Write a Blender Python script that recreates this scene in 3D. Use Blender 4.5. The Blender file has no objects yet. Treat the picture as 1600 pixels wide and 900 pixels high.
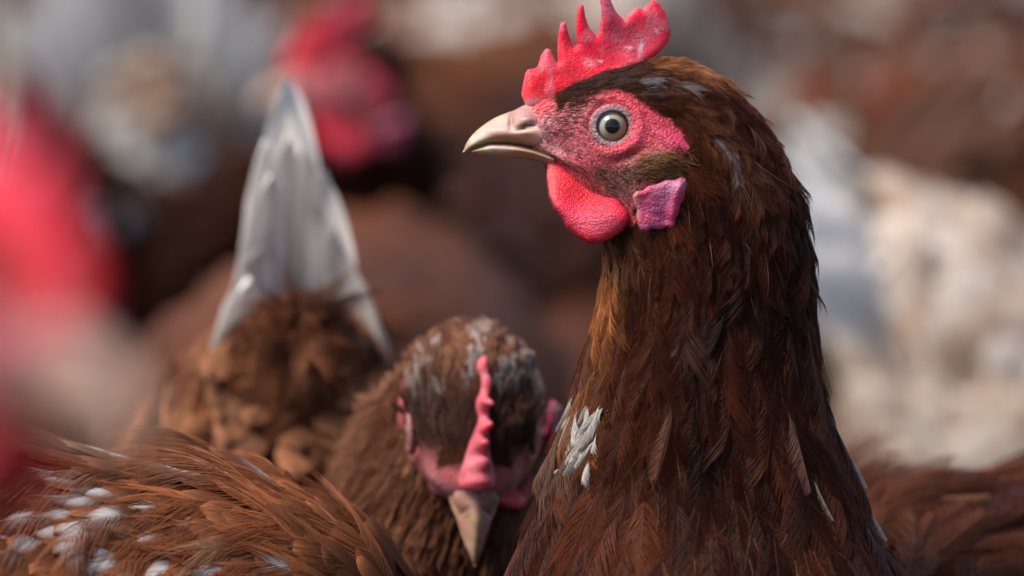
import bpy, math
import numpy as np
from mathutils import Vector, Matrix, geometry

# ------------------------------------------------------------------ camera, sky, sun, exposure
sc = bpy.context.scene
PITCH = math.radians(8.0)
DIST = 1.28                 # camera to the plane of the standing hen
SP = 0.00016                # metres per photograph pixel in that plane
RIGHT = np.array([1.0, 0, 0])
FWD = np.array([0, math.cos(PITCH), -math.sin(PITCH)])
UPV = np.array([0, math.sin(PITCH), math.cos(PITCH)])
MID = np.array([0, 0, 0.345])
CAM = MID - FWD * DIST

cam = bpy.data.cameras.new('camera')
cam.sensor_width = 36.0
cam.lens = 36.0 * DIST / (1600 * SP)
cam.clip_start = 0.05
cam.clip_end = 3000
cam.dof.use_dof = True
cam.dof.focus_distance = DIST - 0.013
cam.dof.aperture_fstop = cam.lens / 29.0
camo = bpy.data.objects.new('camera', cam)
sc.collection.objects.link(camo)
camo.matrix_world = Matrix(((1, 0, 0, CAM[0]), (0, UPV[1], -FWD[1], CAM[1]), (0, UPV[2], -FWD[2], CAM[2]), (0, 0, 0, 1)))
sc.camera = camo

SUN_EL, SUN_AZ = math.radians(56), math.radians(-108)     # azimuth from +y towards +x: high up on the left
world = bpy.data.worlds.new('World')
sc.world = world
world.use_nodes = True
wn = world.node_tree.nodes
sky = wn.new('ShaderNodeTexSky')
sky.sky_type = 'NISHITA'
sky.sun_disc = False
sky.sun_elevation = SUN_EL
sky.sun_rotation = SUN_AZ
sky.dust_density = 2.0
world.node_tree.links.new(sky.outputs[0], wn['Background'].inputs[0])
wn['Background'].inputs[1].default_value = 0.05
sun = bpy.data.lights.new('sun', 'SUN')
sun.energy = 1.5
sun.angle = math.radians(25)
sun.color = (1.0, 0.93, 0.84)
suno = bpy.data.objects.new('sun', sun)
sc.collection.objects.link(suno)
sd = Vector((math.sin(SUN_AZ) * math.cos(SUN_EL), math.cos(SUN_AZ) * math.cos(SUN_EL), math.sin(SUN_EL)))
suno.rotation_euler = sd.to_track_quat('Z', 'Y').to_euler()
suno.location = (-2, 3, 4)
sc.view_settings.view_transform = 'Standard'
sc.view_settings.look = 'None'
sc.view_settings.gamma = 1.0
sc.view_settings.use_curve_mapping = False
sc.view_settings.exposure = 1.85
sc.cycles.use_denoising = True
sc.cycles.max_bounces = 5
sc.cycles.transparent_max_bounces = 8
sc.cycles.use_adaptive_sampling = True
sc.cycles.adaptive_threshold = 0.01
sc.cycles_curves.shape = 'RIBBONS' if hasattr(sc, 'cycles_curves') else 'RIBBONS'

rng = np.random.default_rng(11)


def P(px, py, d=0.0):
    """World point seen at a photograph pixel, d metres beyond the standing hen's plane."""
    k = SP * (DIST + d) / DIST
    return CAM + FWD * (DIST + d) + RIGHT * ((px - 800) * k) - UPV * ((py - 450) * k)


# ------------------------------------------------------------------ small maths
def unit(v):
    v = np.asarray(v, float)
    return v / np.maximum(np.linalg.norm(v, axis=-1, keepdims=True), 1e-12)


def smooth(a, b, x):
    t = np.clip((np.asarray(x, float) - a) / (b - a), 0, 1)
    return t * t * (3 - 2 * t)


def gauss(px, py, cx, cy, rx, ry=None, ang=0.0):
    ry = rx if ry is None else ry
    c, s = math.cos(ang), math.sin(ang)
    dx, dy = px - cx, py - cy
    u, v = dx * c + dy * s, -dx * s + dy * c
    return np.exp(-(u / rx) ** 2 - (v / ry) ** 2)


def hash3(i, j, k, seed):
    h = (i * 374761393 + j * 668265263 + k * 2147483647 + seed * 1274126177) & 0xffffffff
    h = ((h ^ (h >> 13)) * 1274126177) & 0xffffffff
    return ((h ^ (h >> 16)) & 0xffff) / 65535.0


def vnoise(p, freq, seed=0):
    q = np.asarray(p, float) * freq + 1000.0
    i = np.floor(q).astype(np.int64)
    f = q - i
    f = f * f * (3 - 2 * f)
    out = 0
    for a in (0, 1):
        for b in (0, 1):
            for c in (0, 1):
                w = (f[..., 0] if a else 1 - f[..., 0]) * (f[..., 1] if b else 1 - f[..., 1]) * (f[..., 2] if c else 1 - f[..., 2])
                out = out + w * hash3(i[..., 0] + a, i[..., 1] + b, i[..., 2] + c, seed)
    return out


def catmull(ctrl, sub, knots=None):
    """Smooth curve through ctrl (n,k), knots spaced by distance; sub: samples per segment (int or list)."""
    ctrl = np.asarray(ctrl, float)
    n = len(ctrl)
    if isinstance(sub, int):
        sub = [sub] * (n - 1)
    if knots is None:
        knots = np.concatenate([[0], np.cumsum(np.maximum(np.linalg.norm(np.diff(ctrl, axis=0), axis=1), 1e-9))])
    h = np.diff(knots)
    dl = np.diff(ctrl, axis=0) / h[:, None]
    m = np.empty_like(ctrl)
    m[0], m[-1] = dl[0], dl[-1]
    for i in range(1, n - 1):
        m[i] = (dl[i - 1] * h[i] + dl[i] * h[i - 1]) / (h[i - 1] + h[i])
    out, par = [], []
    for i in range(n - 1):
        for t in np.arange(sub[i]) / sub[i]:
            out.append((2 * t ** 3 - 3 * t ** 2 + 1) * ctrl[i] + (t ** 3 - 2 * t ** 2 + t) * h[i] * m[i] + (-2 * t ** 3 + 3 * t ** 2) * ctrl[i + 1] + (t ** 3 - t ** 2) * h[i] * m[i + 1])
            par.append(i + t)
    out.append(ctrl[-1]); par.append(n - 1.0)
    return np.array(out), np.array(par)


def seg_dist(p, a, b):
    ab = b - a
    t = np.clip(((p - a) @ ab) / max(ab @ ab, 1e-12), 0, 1)
    return np.linalg.norm(p - (a + t[:, None] * ab), axis=1)


def poly_dist(p, poly, closed=True):
    d = np.full(len(p), 1e9)
    n = len(poly)
    for i in range(n if closed else n - 1):
        d = np.minimum(d, seg_dist(p, poly[i], poly[(i + 1) % n]))
    return d


def inside(p, poly):
    r = np.zeros(len(p), bool)
    n = len(poly)
    for i in range(n):
        x1, y1 = poly[i]; x2, y2 = poly[(i + 1) % n]
        c = ((y1 > p[:, 1]) != (y2 > p[:, 1])) & (p[:, 0] < (x2 - x1) * (p[:, 1] - y1) / (y2 - y1 + 1e-12) + x1)
        r ^= c
    return r


# ------------------------------------------------------------------ materials
def new_mat(name):
    m = bpy.data.materials.new(name)
    m.use_nodes = True
    nt = m.node_tree
    nt.nodes.clear()
    out = nt.nodes.new('ShaderNodeOutputMaterial')
    return m, nt, out


def N(nt, typ, **kw):
    n = nt.nodes.new('ShaderNode' + typ)
    for k, v in kw.items():
        if k in n.inputs:
            n.inputs[k].default_value = v
        else:
            setattr(n, k, v)
    return n


def attr(nt, name):
    a = nt.nodes.new('ShaderNodeAttribute')
    a.attribute_name = name
    return a


def barb_material():
    m, nt, out = new_mat('feather_barbs')
    b = N(nt, 'BsdfPrincipled', Roughness=0.36)
    b.inputs['Specular IOR Level'].default_value = 0.5
    a = attr(nt, 'col')
    nt.links.new(a.outputs['Color'], b.inputs['Base Color'])
    tint = N(nt, 'MixRGB'); tint.inputs[0].default_value = 0.3; tint.inputs[2].default_value = (0.75, 0.62, 0.55, 1)
    nt.links.new(a.outputs['Color'], tint.inputs[1]); nt.links.new(tint.outputs[0], b.inputs['Specular Tint'])
    tr = N(nt, 'BsdfTranslucent'); nt.links.new(a.outputs['Color'], tr.inputs[0])
    mix = N(nt, 'MixShader'); mix.inputs[0].default_value = 0.18
    nt.links.new(b.outputs[0], mix.inputs[1]); nt.links.new(tr.outputs[0], mix.inputs[2]); nt.links.new(mix.outputs[0], out.inputs[0])
    return m


def vane_material():
    m, nt, out = new_mat('feather_vane')
    L = nt.links
    uv = N(nt, 'UVMap')
    sep = N(nt, 'SeparateXYZ')
    L.new(uv.outputs[0], sep.inputs[0])
    ab = N(nt, 'Math', operation='ABSOLUTE'); L.new(sep.outputs[1], ab.inputs[0])
    mul = N(nt, 'Math', operation='MULTIPLY'); mul.inputs[1].default_value = 0.55
    L.new(ab.outputs[0], mul.inputs[0])
    sub = N(nt, 'Math', operation='SUBTRACT'); L.new(sep.outputs[0], sub.inputs[0]); L.new(mul.outputs[0], sub.inputs[1])
    comb = N(nt, 'CombineXYZ'); L.new(sub.outputs[0], comb.inputs[0]); L.new(sep.outputs[1], comb.inputs[1])
    mp = N(nt, 'Mapping'); mp.inputs['Scale'].default_value = (55, 1.2, 1); L.new(comb.outputs[0], mp.inputs[0])
    nz = N(nt, 'TexNoise', Scale=1.0, Detail=3.0); L.new(mp.outputs[0], nz.inputs['Vector'])
    ramp = N(nt, 'MapRange'); ramp.inputs['From Min'].default_value = 0.3; ramp.inputs['From Max'].default_value = 0.7
    ramp.inputs['To Min'].default_value = 0.62; ramp.inputs['To Max'].default_value = 1.25
    L.new(nz.outputs[0], ramp.inputs[0])
    mx = N(nt, 'MixRGB', blend_type='MULTIPLY'); mx.inputs[0].default_value = 1
    L.new(attr(nt, 'col').outputs['Color'], mx.inputs[1]); L.new(ramp.outputs[0], mx.inputs[2])
    b = N(nt, 'BsdfPrincipled', Roughness=0.55)
    b.inputs['Specular IOR Level'].default_value = 0.15
    L.new(mx.outputs[0], b.inputs['Base Color'])
    bp = N(nt, 'Bump', Strength=0.5, Distance=0.0006); L.new(nz.outputs[0], bp.inputs['Height']); L.new(bp.outputs[0], b.inputs['Normal'])
    tr = N(nt, 'BsdfTranslucent'); L.new(mx.outputs[0], tr.inputs[0])
    mix = N(nt, 'MixShader'); mix.inputs[0].default_value = 0.22
    L.new(b.outputs[0], mix.inputs[1]); L.new(tr.outputs[0], mix.inputs[2]); L.new(mix.outputs[0], out.inputs[0])
    return m


def skin_material(name, cells, bump, sss, rough, streak=None, speck=0.0):
    """Bare flesh: colour from the mesh, fine papillae and creases as relief."""
    m, nt, out = new_mat(name)
    L = nt.links
    tc = N(nt, 'TexCoord')
    vor = N(nt, 'TexVoronoi', Scale=cells, feature='SMOOTH_F1'); L.new(tc.outputs['Object'], vor.inputs['Vector'])
    nz = N(nt, 'TexNoise', Scale=cells * 0.35, Detail=4.0)
    if streak:
        mp = N(nt, 'Mapping'); mp.inputs['Scale'].default_value = streak[0]; mp.inputs['Rotation'].default_value = streak[1]
        L.new(tc.outputs['Object'], mp.inputs[0]); L.new(mp.outputs[0], nz.inputs['Vector'])
    else:
        L.new(tc.outputs['Object'], nz.inputs['Vector'])
    add = N(nt, 'Math', operation='ADD'); L.new(vor.outputs['Distance'], add.inputs[0]); L.new(nz.outputs[0], add.inputs[1])
    b = N(nt, 'BsdfPrincipled', Roughness=rough)
    b.inputs['Subsurface Weight'].default_value = sss
    b.inputs['Subsurface Radius'].default_value = (0.005, 0.0010, 0.0008)
    b.inputs['Subsurface Scale'].default_value = 1.0
    b.inputs['Specular IOR Level'].default_value = 0.28
    rp = N(nt, 'MapRange'); rp.inputs['From Min'].default_value = 0.35; rp.inputs['From Max'].default_value = 1.3
    rp.inputs['To Min'].default_value = 1.25; rp.inputs['To Max'].default_value = 0.7
    L.new(add.outputs[0], rp.inputs[0])
    mx = N(nt, 'MixRGB', blend_type='MULTIPLY'); mx.inputs[0].default_value = 1
    L.new(attr(nt, 'col').outputs['Color'], mx.inputs[1]); L.new(rp.outputs[0], mx.inputs[2])
    last = mx
    if speck:
        n2 = N(nt, 'TexNoise', Scale=cells * 0.5, Detail=5.0, Roughness=0.75); L.new(tc.outputs['Object'], n2.inputs['Vector'])
        n3 = N(nt, 'TexNoise', Scale=130.0, Detail=2.0); L.new(tc.outputs['Object'], n3.inputs['Vector'])
        m2 = N(nt, 'Math', operation='MULTIPLY'); L.new(n2.outputs[0], m2.inputs[0]); L.new(n3.outputs[0], m2.inputs[1])
        r2 = N(nt, 'MapRange'); r2.inputs['From Min'].default_value = 0.30; r2.inputs['From Max'].default_value = 0.40
        r2.inputs['To Max'].default_value = speck; L.new(m2.outputs[0], r2.inputs[0])
        m3 = N(nt, 'MixRGB'); L.new(r2.outputs[0], m3.inputs[0]); L.new(mx.outputs[0], m3.inputs[1]); m3.inputs[2].default_value = (0.75, 0.42, 0.5, 1)
        last = m3
    L.new(last.outputs[0], b.inputs['Base Color'])
    bp = N(nt, 'Bump', Strength=bump, Distance=0.0006); L.new(add.outputs[0], bp.inputs['Height']); L.new(bp.outputs[0], b.inputs['Normal'])
    L.new(b.outputs[0], out.inputs[0])
    return m


def body_material():
    """Skin below the plumage; bare and pebbled on the face, where the mesh says so."""
    m, nt, out = new_mat('hen_skin')
    L = nt.links
    tc = N(nt, 'TexCoord')
    vor = N(nt, 'TexVoronoi', Scale=1700.0, feature='SMOOTH_F1'); L.new(tc.outputs['Object'], vor.inputs['Vector'])
    mp = N(nt, 'Mapping'); mp.inputs['Scale'].default_value = (1500, 1500, 600); mp.inputs['Rotation'].default_value = (0, 0.7, 0)
    L.new(tc.outputs['Object'], mp.inputs[0])
    nz = N(nt, 'TexNoise', Scale=1.0, Detail=3.0); L.new(mp.outputs[0], nz.inputs['Vector'])
    add = N(nt, 'Math', operation='ADD'); L.new(vor.outputs['Distance'], add.inputs[0]); L.new(nz.outputs[0], add.inputs[1])
    rp = N(nt, 'MapRange'); rp.inputs['From Min'].default_value = 0.35; rp.inputs['From Max'].default_value = 1.3
    rp.inputs['To Min'].default_value = 1.35; rp.inputs['To Max'].default_value = 0.6
    L.new(add.outputs[0], rp.inputs[0])
    mx = N(nt, 'MixRGB', blend_type='MULTIPLY'); mx.inputs[0].default_value = 1
    L.new(attr(nt, 'col').outputs['Color'], mx.inputs[1]); L.new(rp.outputs[0], mx.inputs[2])
    b = N(nt, 'BsdfPrincipled', Roughness=0.5)
    sp = N(nt, 'Math', operation='MULTIPLY'); sp.inputs[1].default_value = 0.3
    L.new(attr(nt, 'col').outputs['Alpha'], sp.inputs[0]); L.new(sp.outputs[0], b.inputs['Specular IOR Level'])
    b.inputs['Subsurface Weight'].default_value = 0.1
    b.inputs['Subsurface Radius'].default_value = (0.002, 0.0007, 0.0005)
    b.inputs['Subsurface Scale'].default_value = 1.0
    L.new(mx.outputs[0], b.inputs['Base Color'])
    bp = N(nt, 'Bump', Strength=0.5, Distance=0.0005); L.new(add.outputs[0], bp.inputs['Height']); L.new(bp.outputs[0], b.inputs['Normal'])
    L.new(b.outputs[0], out.inputs[0])
    return m


def horn_material():
    m, nt, out = new_mat('beak_horn')
    L = nt.links
    tc = N(nt, 'TexCoord')
    mp = N(nt, 'Mapping'); mp.inputs['Scale'].default_value = (260, 260, 480); mp.inputs['Rotation'].default_value = (0.5, 0.25, 0)
    L.new(tc.outputs['Object'], mp.inputs[0])
    nz = N(nt, 'TexNoise', Scale=1.0, Detail=5.0); L.new(mp.outputs[0], nz.inputs['Vector'])
    rp = N(nt, 'MapRange'); rp.inputs['From Min'].default_value = 0.3; rp.inputs['From Max'].default_value = 0.7
    rp.inputs['To Min'].default_value = 0.72; rp.inputs['To Max'].default_value = 1.15; L.new(nz.outputs[0], rp.inputs[0])
    mx = N(nt, 'MixRGB', blend_type='MULTIPLY'); mx.inputs[0].default_value = 1
    L.new(attr(nt, 'col').outputs['Color'], mx.inputs[1]); L.new(rp.outputs[0], mx.inputs[2])
    b = N(nt, 'BsdfPrincipled', Roughness=0.42)
    b.inputs['Specular IOR Level'].default_value = 0.35
    b.inputs['Subsurface Weight'].default_value = 0.25
    b.inputs['Subsurface Radius'].default_value = (0.002, 0.0012, 0.0008)
    b.inputs['Subsurface Scale'].default_value = 1.0
    L.new(mx.outputs[0], b.inputs['Base Color'])
    bp = N(nt, 'Bump', Strength=0.25, Distance=0.0004); L.new(nz.outputs[0], bp.inputs['Height']); L.new(bp.outputs[0], b.inputs['Normal'])
    L.new(b.outputs[0], out.inputs[0])
    return m


def eye_material():
    m, nt, out = new_mat('hen_eye')
    L = nt.links
    nz = N(nt, 'TexNoise', Scale=2500.0, Detail=3.0)
    tc = N(nt, 'TexCoord'); L.new(tc.outputs['Object'], nz.inputs['Vector'])
    rp = N(nt, 'MapRange'); rp.inputs['To Min'].default_value = 0.75; rp.inputs['To Max'].default_value = 1.25; L.new(nz.outputs[0], rp.inputs[0])
    mx = N(nt, 'MixRGB', blend_type='MULTIPLY'); mx.inputs[0].default_value = 1
    L.new(attr(nt, 'col').outputs['Color'], mx.inputs[1]); L.new(rp.outputs[0], mx.inputs[2])
    b = N(nt, 'BsdfPrincipled', Roughness=0.5)
    b.inputs['Specular IOR Level'].default_value = 0.1
    b.inputs['Coat Weight'].default_value = 1.0
    b.inputs['Coat Roughness'].default_value = 0.03
    b.inputs['Coat IOR'].default_value = 1.4
    L.new(mx.outputs[0], b.inputs['Base Color'])
    L.new(b.outputs[0], out.inputs[0])
    return m


def leg_material():
    m, nt, out = new_mat('leg_scales')
    tc = N(nt, 'TexCoord')
    vor = N(nt, 'TexVoronoi', Scale=260.0); nt.links.new(tc.outputs['Object'], vor.inputs['Vector'])
    b = N(nt, 'BsdfPrincipled', Roughness=0.5)
    b.inputs['Base Color'].default_value = (0.55, 0.38, 0.12, 1)
    bp = N(nt, 'Bump', Strength=0.6, Distance=0.001); nt.links.new(vor.outputs['Distance'], bp.inputs['Height']); nt.links.new(bp.outputs[0], b.inputs['Normal'])
    nt.links.new(b.outputs[0], out.inputs[0])
    return m


def ground_material():
    m, nt, out = new_mat('trodden_earth')
    L = nt.links
    tc = N(nt, 'TexCoord')
    n1 = N(nt, 'TexNoise', Scale=3.0, Detail=6.0); L.new(tc.outputs['Object'], n1.inputs['Vector'])
    n2 = N(nt, 'TexNoise', Scale=60.0, Detail=6.0); L.new(tc.outputs['Object'], n2.inputs['Vector'])
    r = N(nt, 'ValToRGB'); L.new(n1.outputs[0], r.inputs[0])
    r.color_ramp.elements[0].position = 0.35; r.color_ramp.elements[0].color = (0.045, 0.025, 0.016, 1)
    r.color_ramp.elements[1].position = 0.7; r.color_ramp.elements[1].color = (0.12, 0.075, 0.048, 1)
    mx = N(nt, 'MixRGB', blend_type='OVERLAY'); mx.inputs[0].default_value = 0.7
    L.new(r.outputs[0], mx.inputs[1]); L.new(n2.outputs[0], mx.inputs[2])
    b = N(nt, 'BsdfPrincipled', Roughness=0.95); L.new(mx.outputs[0], b.inputs['Base Color'])
    bp = N(nt, 'Bump', Strength=0.8, Distance=0.02); L.new(n2.outputs[0], bp.inputs['Height']); L.new(bp.outputs[0], b.inputs['Normal'])
    L.new(b.outputs[0], out.inputs[0])
    return m


M_BARB = barb_material()
M_VANE = vane_material()
M_BODY = body_material()
M_COMB = skin_material('comb_flesh', 2900.0, 0.38, 0.5, 0.4, speck=0.22)
M_WATTLE = skin_material('wattle_flesh', 2600.0, 0.5, 0.4, 0.45, streak=((0.55, 0.55, 1.9), (0, -0.35, 0)))
M_LOBE = skin_material('earlobe_flesh', 1900.0, 0.5, 0.35, 0.45)
M_LID = skin_material('eyelid_flesh', 1800.0, 0.5, 0.2, 0.45)
M_HORN = horn_material()
M_EYE = eye_material()
M_LEG = leg_material()
M_GROUND = ground_material()


# ------------------------------------------------------------------ object helpers
def link(o, parent=None, kind=None):
    sc.collection.objects.link(o)
    if parent is not None:
        o.parent = parent
        root = parent
        while root.parent is not None:
            root = root.parent
        if parent is root:
            o.matrix_parent_inverse = Matrix.Translation(-Vector(root.location))
    if kind:
        o['kind'] = kind
    return o


def mesh_obj(name, verts, faces, mat, parent=None, col=None, uv=None, kind=None, smooth_shade=True):
    me = bpy.data.meshes.new(name)
    me.from_pydata([tuple(v) for v in np.asarray(verts).tolist()], [], [tuple(f) for f in (faces.tolist() if hasattr(faces, 'tolist') else faces)])
    if col is not None:
        a = me.color_attributes.new('col', 'FLOAT_COLOR', 'POINT')
        c = np.ones((len(verts), 4)); c[:, :np.shape(col)[1]] = col
        a.data.foreach_set('color', c.astype(np.float32).ravel())
    if uv is not None:
        ul = me.uv_layers.new(name='UVMap')
        idx = np.empty(len(me.loops), np.int32)
        me.loops.foreach_get('vertex_index', idx)
        ul.data.foreach_set('uv', np.asarray(uv)[idx].astype(np.float32).ravel())
    if smooth_shade:
        me.polygons.foreach_set('use_smooth', np.ones(len(me.polygons), bool))
    me.materials.append(mat)
    me.update()
    return link(bpy.data.objects.new(name, me), parent, kind)


def curves_obj(name, pts, rad, col, mat, parent=None, kind=None):
    """pts (K,m,3), rad (K,m), col (K,m,3)"""
    K, m = pts.shape[:2]
    cv = bpy.data.hair_curves.new(name)
    cv.add_curves([m] * K)
    cv.attributes['position'].data.foreach_set('vector', pts.astype(np.float32).ravel())
    r = cv.attributes.get('radius') or cv.attributes.new('radius', 'FLOAT', 'POINT')
    r.data.foreach_set('value', rad.astype(np.float32).ravel())
    a = cv.attributes.new('col', 'FLOAT_COLOR', 'POINT')
    c = np.ones((K, m, 4)); c[..., :3] = col
    a.data.foreach_set('color', c.astype(np.float32).ravel())
    cv.materials.append(mat)
    return link(bpy.data.objects.new(name, cv), parent, kind)


def tube(path, radii, seg=10):
    path = np.asarray(path, float)
    t = unit(np.gradient(path, axis=0))
    ref = np.array([0.3, 0.5, 0.81])
    n = unit(np.cross(t, ref)); b = np.cross(t, n)
    th = np.arange(seg) * 2 * np.pi / seg
    v = path[:, None] + np.asarray(radii)[:, None, None] * (n[:, None] * np.cos(th)[None, :, None] + b[:, None] * np.sin(th)[None, :, None])
    V = v.reshape(-1, 3)
    F = []
    m = len(path)
    for i in range(m - 1):
        for j in range(seg):
            F.append((i * seg + j, i * seg + (j + 1) % seg, (i + 1) * seg + (j + 1) % seg, (i + 1) * seg + j))
    F.append(tuple(range(seg))[::-1]); F.append(tuple((m - 1) * seg + j for j in range(seg)))
    return V, F


def merge(parts):
    V, F, o = [], [], 0
    for v, f in parts:
        V.append(v); F += [tuple(i + o for i in q) for q in f]; o += len(v)
    return np.concatenate(V), F


# ------------------------------------------------------------------ the head, in photograph-pixel units seen in profile
EYE = (955.0, 200.0)
HEAD_RINGS = [  # throat-side point, crown-side point, half width
    (836, 244, 818, 176, 16), (850, 256, 836, 160, 38), (868, 272, 862, 146, 55), (890, 297, 893, 133, 68), (912, 326, 932, 119, 82),
    (930, 352, 976, 106, 92), (940, 374, 1030, 96, 98), (943, 395, 1090, 109, 102), (943, 420, 1150, 149, 106)]
NECK_RINGS = [  # the standing hen only
    (939, 450, 1197, 207, 112), (933, 482, 1231, 267, 118), (926, 520, 1252, 342, 124), (917, 560, 1263, 422, 130), (906, 602, 1270, 512, 138),
    (893, 652, 1282, 602, 150), (873, 722, 1314, 700, 168), (842, 804, 1345, 790, 196), (812, 900, 1385, 858, 236)]
SKIN_POLY = np.array([(790, 150), (850, 140), (872, 176), (892, 158), (925, 147), (965, 145), (1005, 166), (1040, 194), (1078, 220), (1090, 250), (1084, 290),
                      (1060, 300), (1005, 300), (990, 325), (988, 352), (962, 362), (930, 336), (890, 300), (850, 270), (826, 262), (790, 255)], float)


def head_disp(px, py):
    """How far the surface of the head swells (pixels) at a place in profile."""
    r = np.hypot(px - EYE[0], (py - EYE[1]) * 1.03)
    d = -26 * (1 - smooth(18, 30, r))
    d = d + 4 * gauss(r, 0 * r, 43, 0, 9, 1)
    d = d + 7 * gauss(px, py, 940, 148, 55, 14, 0.1)
    d = d + 12 * gauss(px, py, 1032, 258, 38, 20, -0.1)
    d = d + 6 * gauss(px, py, 1055, 232, 30, 9, 0.5)
    d = d + 7 * gauss(px, py, 880, 248, 26, 7, 0.5) - 5 * gauss(px, py, 884, 262, 26, 6, 0.5)
    d = d + 6 * gauss(px, py, 925, 255, 30, 18, 0.5)
    d = d - 5 * gauss(px, py, 985, 245, 26, 6, -0.4)
    d = d + 4 * gauss(px, py, 865, 200, 20, 14)
    return d


def skin_mask(px, py):
    p = np.stack([px.ravel(), py.ravel()], 1)
    d = poly_dist(p, SKIN_POLY)
    s = np.where(inside(p, SKIN_POLY), d, -d)
    s = s + 16 * (vnoise(np.stack([p[:, 0], p[:, 1], 0 * p[:, 0]], -1), 0.09, 3) - 0.5)
    return smooth(-6, 6, s).reshape(px.shape)


def paint(base, layers, px, py):
    c = np.broadcast_to(np.array(base, float), px.shape + (3,)).copy()
    for (cx, cy, rx, ry, ang, col, a) in layers:
        w = (np.clip(gauss(px, py, cx, cy, rx, ry, ang) * 1.35, 0, 1) * a)[..., None]
        c = c * (1 - w) + np.array(col) * w
    return c


FACE_LAYERS = [
    (835, 200, 40, 45, 0, (0.50, 0.22, 0.24), 0.9), (860, 235, 35, 14, 0.4, (0.52, 0.22, 0.24), 0.9),
    (900, 215, 30, 40, 0, (0.48, 0.10, 0.12), 0.8), (960, 285, 52, 22, 0.55, (0.30, 0.11, 0.10), 0.9), (905, 262, 22, 10, 0.5, (0.62, 0.10, 0.14), 0.9),
    (1010, 215, 35, 22, 0.4, (0.62, 0.07, 0.11), 0.9), (1062, 236, 30, 16, 0.5, (0.66, 0.05, 0.13), 1.0), (960, 255, 50, 10, 0.1, (0.55, 0.07, 0.11), 0.7),
    (850, 165, 18, 18, 0, (0.70, 0.06, 0.08), 0.9), (905, 170, 20, 15, -0.4, (0.40, 0.09, 0.10), 0.6),
    (1030, 260, 42, 22, -0.1, (0.15, 0.06, 0.03), 1.0), (868, 245, 30, 3.5, 0.42, (0.10, 0.04, 0.03), 0.9), (893, 259, 12, 3, 0.6, (0.62, 0.42, 0.36), 0.9),
    (985, 275, 16, 22, 0.2, (0.22, 0.11, 0.085), 0.8), (948, 338, 30, 20, 0.6, (0.20, 0.09, 0.08), 0.9)]


class Head:
    def __init__(self, eye, fwd, up, scale=1.0, wide=1.0):
        self.wide = wide
        self.F = unit(fwd)
        up = np.asarray(up, float)
        self.U = unit(up - self.F * (up @ self.F))
        self.L = np.cross(self.U, self.F) * wide
        self.k = SP * scale
        self.E = np.asarray(eye, float)      # point of the median plane level with the eye

    def w(self, px, py, lat=0.0):
        px, py, lat = np.broadcast_arrays(np.asarray(px, float), np.asarray(py, float), np.asarray(lat, float))
        return self.E + self.k * (-(px - EYE[0])[..., None] * self.F - (py - EYE[1])[..., None] * self.U + lat[..., None] * self.L)

    def ring(self, r):
        ax, ay, bx, by, w = r
        a, b = self.w(ax, ay), self.w(bx, by)
        return np.concatenate([(a + b) / 2, (b - a) / 2, self.L * w * self.k])


class Loft:
    """A skin swept along rings (centre, half-vector to the back, half-vector to the side)."""
    def __init__(self, rings, canon, sub, T, disp_scale, face=True):
        rings = np.array(rings)
        kn = np.concatenate([[0], np.cumsum(np.maximum(np.linalg.norm(np.diff(rings, axis=0), axis=1), 1e-6))])
        D, self.par = catmull(rings, sub, kn)
        K, _ = catmull(np.array(canon, float), sub, kn)
        th = np.arange(T) * 2 * np.pi / T
        c, s = np.cos(th), np.sin(th)
        G = D[:, None, 0:3] + D[:, None, 3:6] * c[None, :, None] + D[:, None, 6:9] * s[None, :, None]
        self.px = ((K[:, 0] + K[:, 2]) / 2)[:, None] + ((K[:, 2] - K[:, 0]) / 2)[:, None] * c
        self.py = ((K[:, 1] + K[:, 3]) / 2)[:, None] + ((K[:, 3] - K[:, 1]) / 2)[:, None] * c
        self.side = np.broadcast_to(s[None], self.px.shape)
        self.C = D[:, 0:3]
        self.G = G
        self.normals()
        if face:
            on = (1 - smooth(7.2, 8.2, self.par))[:, None] * smooth(0.15, 0.5, np.abs(self.side))
            self.G = G + self.N * (head_disp(self.px, self.py) * on * disp_scale)[..., None]
            self.normals()
        self.th = th

    def normals(self):
        G = self.G
        ds = np.gradient(G, axis=0)
        dt = (np.roll(G, -1, 1) - np.roll(G, 1, 1)) / 2
        n = np.cross(ds, dt)
        flip = np.sign(np.sum(n * (G - self.C[:, None]), -1, keepdims=True).sum())
        self.N = unit(n * flip)
        self.S = unit(ds)
        self.area = np.linalg.norm(n, axis=-1)

    def mesh(self):
        S, T = self.G.shape[:2]
        V = self.G.reshape(-1, 3)
        i = np.arange(S - 1)[:, None] * T
        j = np.arange(T)[None]
        q = np.stack([i + j, i + (j + 1) % T, i + T + (j + 1) % T, i + T + j], -1).reshape(-1, 4)
        F = q.tolist() + [list(range(T)), [(S - 1) * T + k for k in range(T)][::-1]]
        return V, F

    def scatter(self, n, weight, g=rng):
        S, T = self.G.shape[:2]
        w = (self.area * weight)[:-1]
        p = (w / w.sum()).ravel()
        cell = g.choice(len(p), size=n, p=p)
        i, j = cell // T, cell % T
        a, b = g.random(n), g.random(n)
        j2 = (j + 1) % T

        def at(X):
            w4 = [(1 - a) * (1 - b), a * (1 - b), (1 - a) * b, a * b]
            X4 = [X[i, j], X[i + 1, j], X[i, j2], X[i + 1, j2]]
            return sum((wk[:, None] if X.ndim == 3 else wk) * xk for wk, xk in zip(w4, X4))
        return dict(pos=at(self.G), nrm=unit(at(self.N)), flow=unit(at(self.S)), px=at(self.px), py=at(self.py), side=at(np.array(self.side)),
                    par=self.par[i] + a * (self.par[i + 1] - self.par[i]))


# ------------------------------------------------------------------ feathers
def frames(flow, nrm):
    f = unit(flow - nrm * np.sum(flow * nrm, -1, keepdims=True))
    return f, np.cross(nrm, f), nrm


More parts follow.
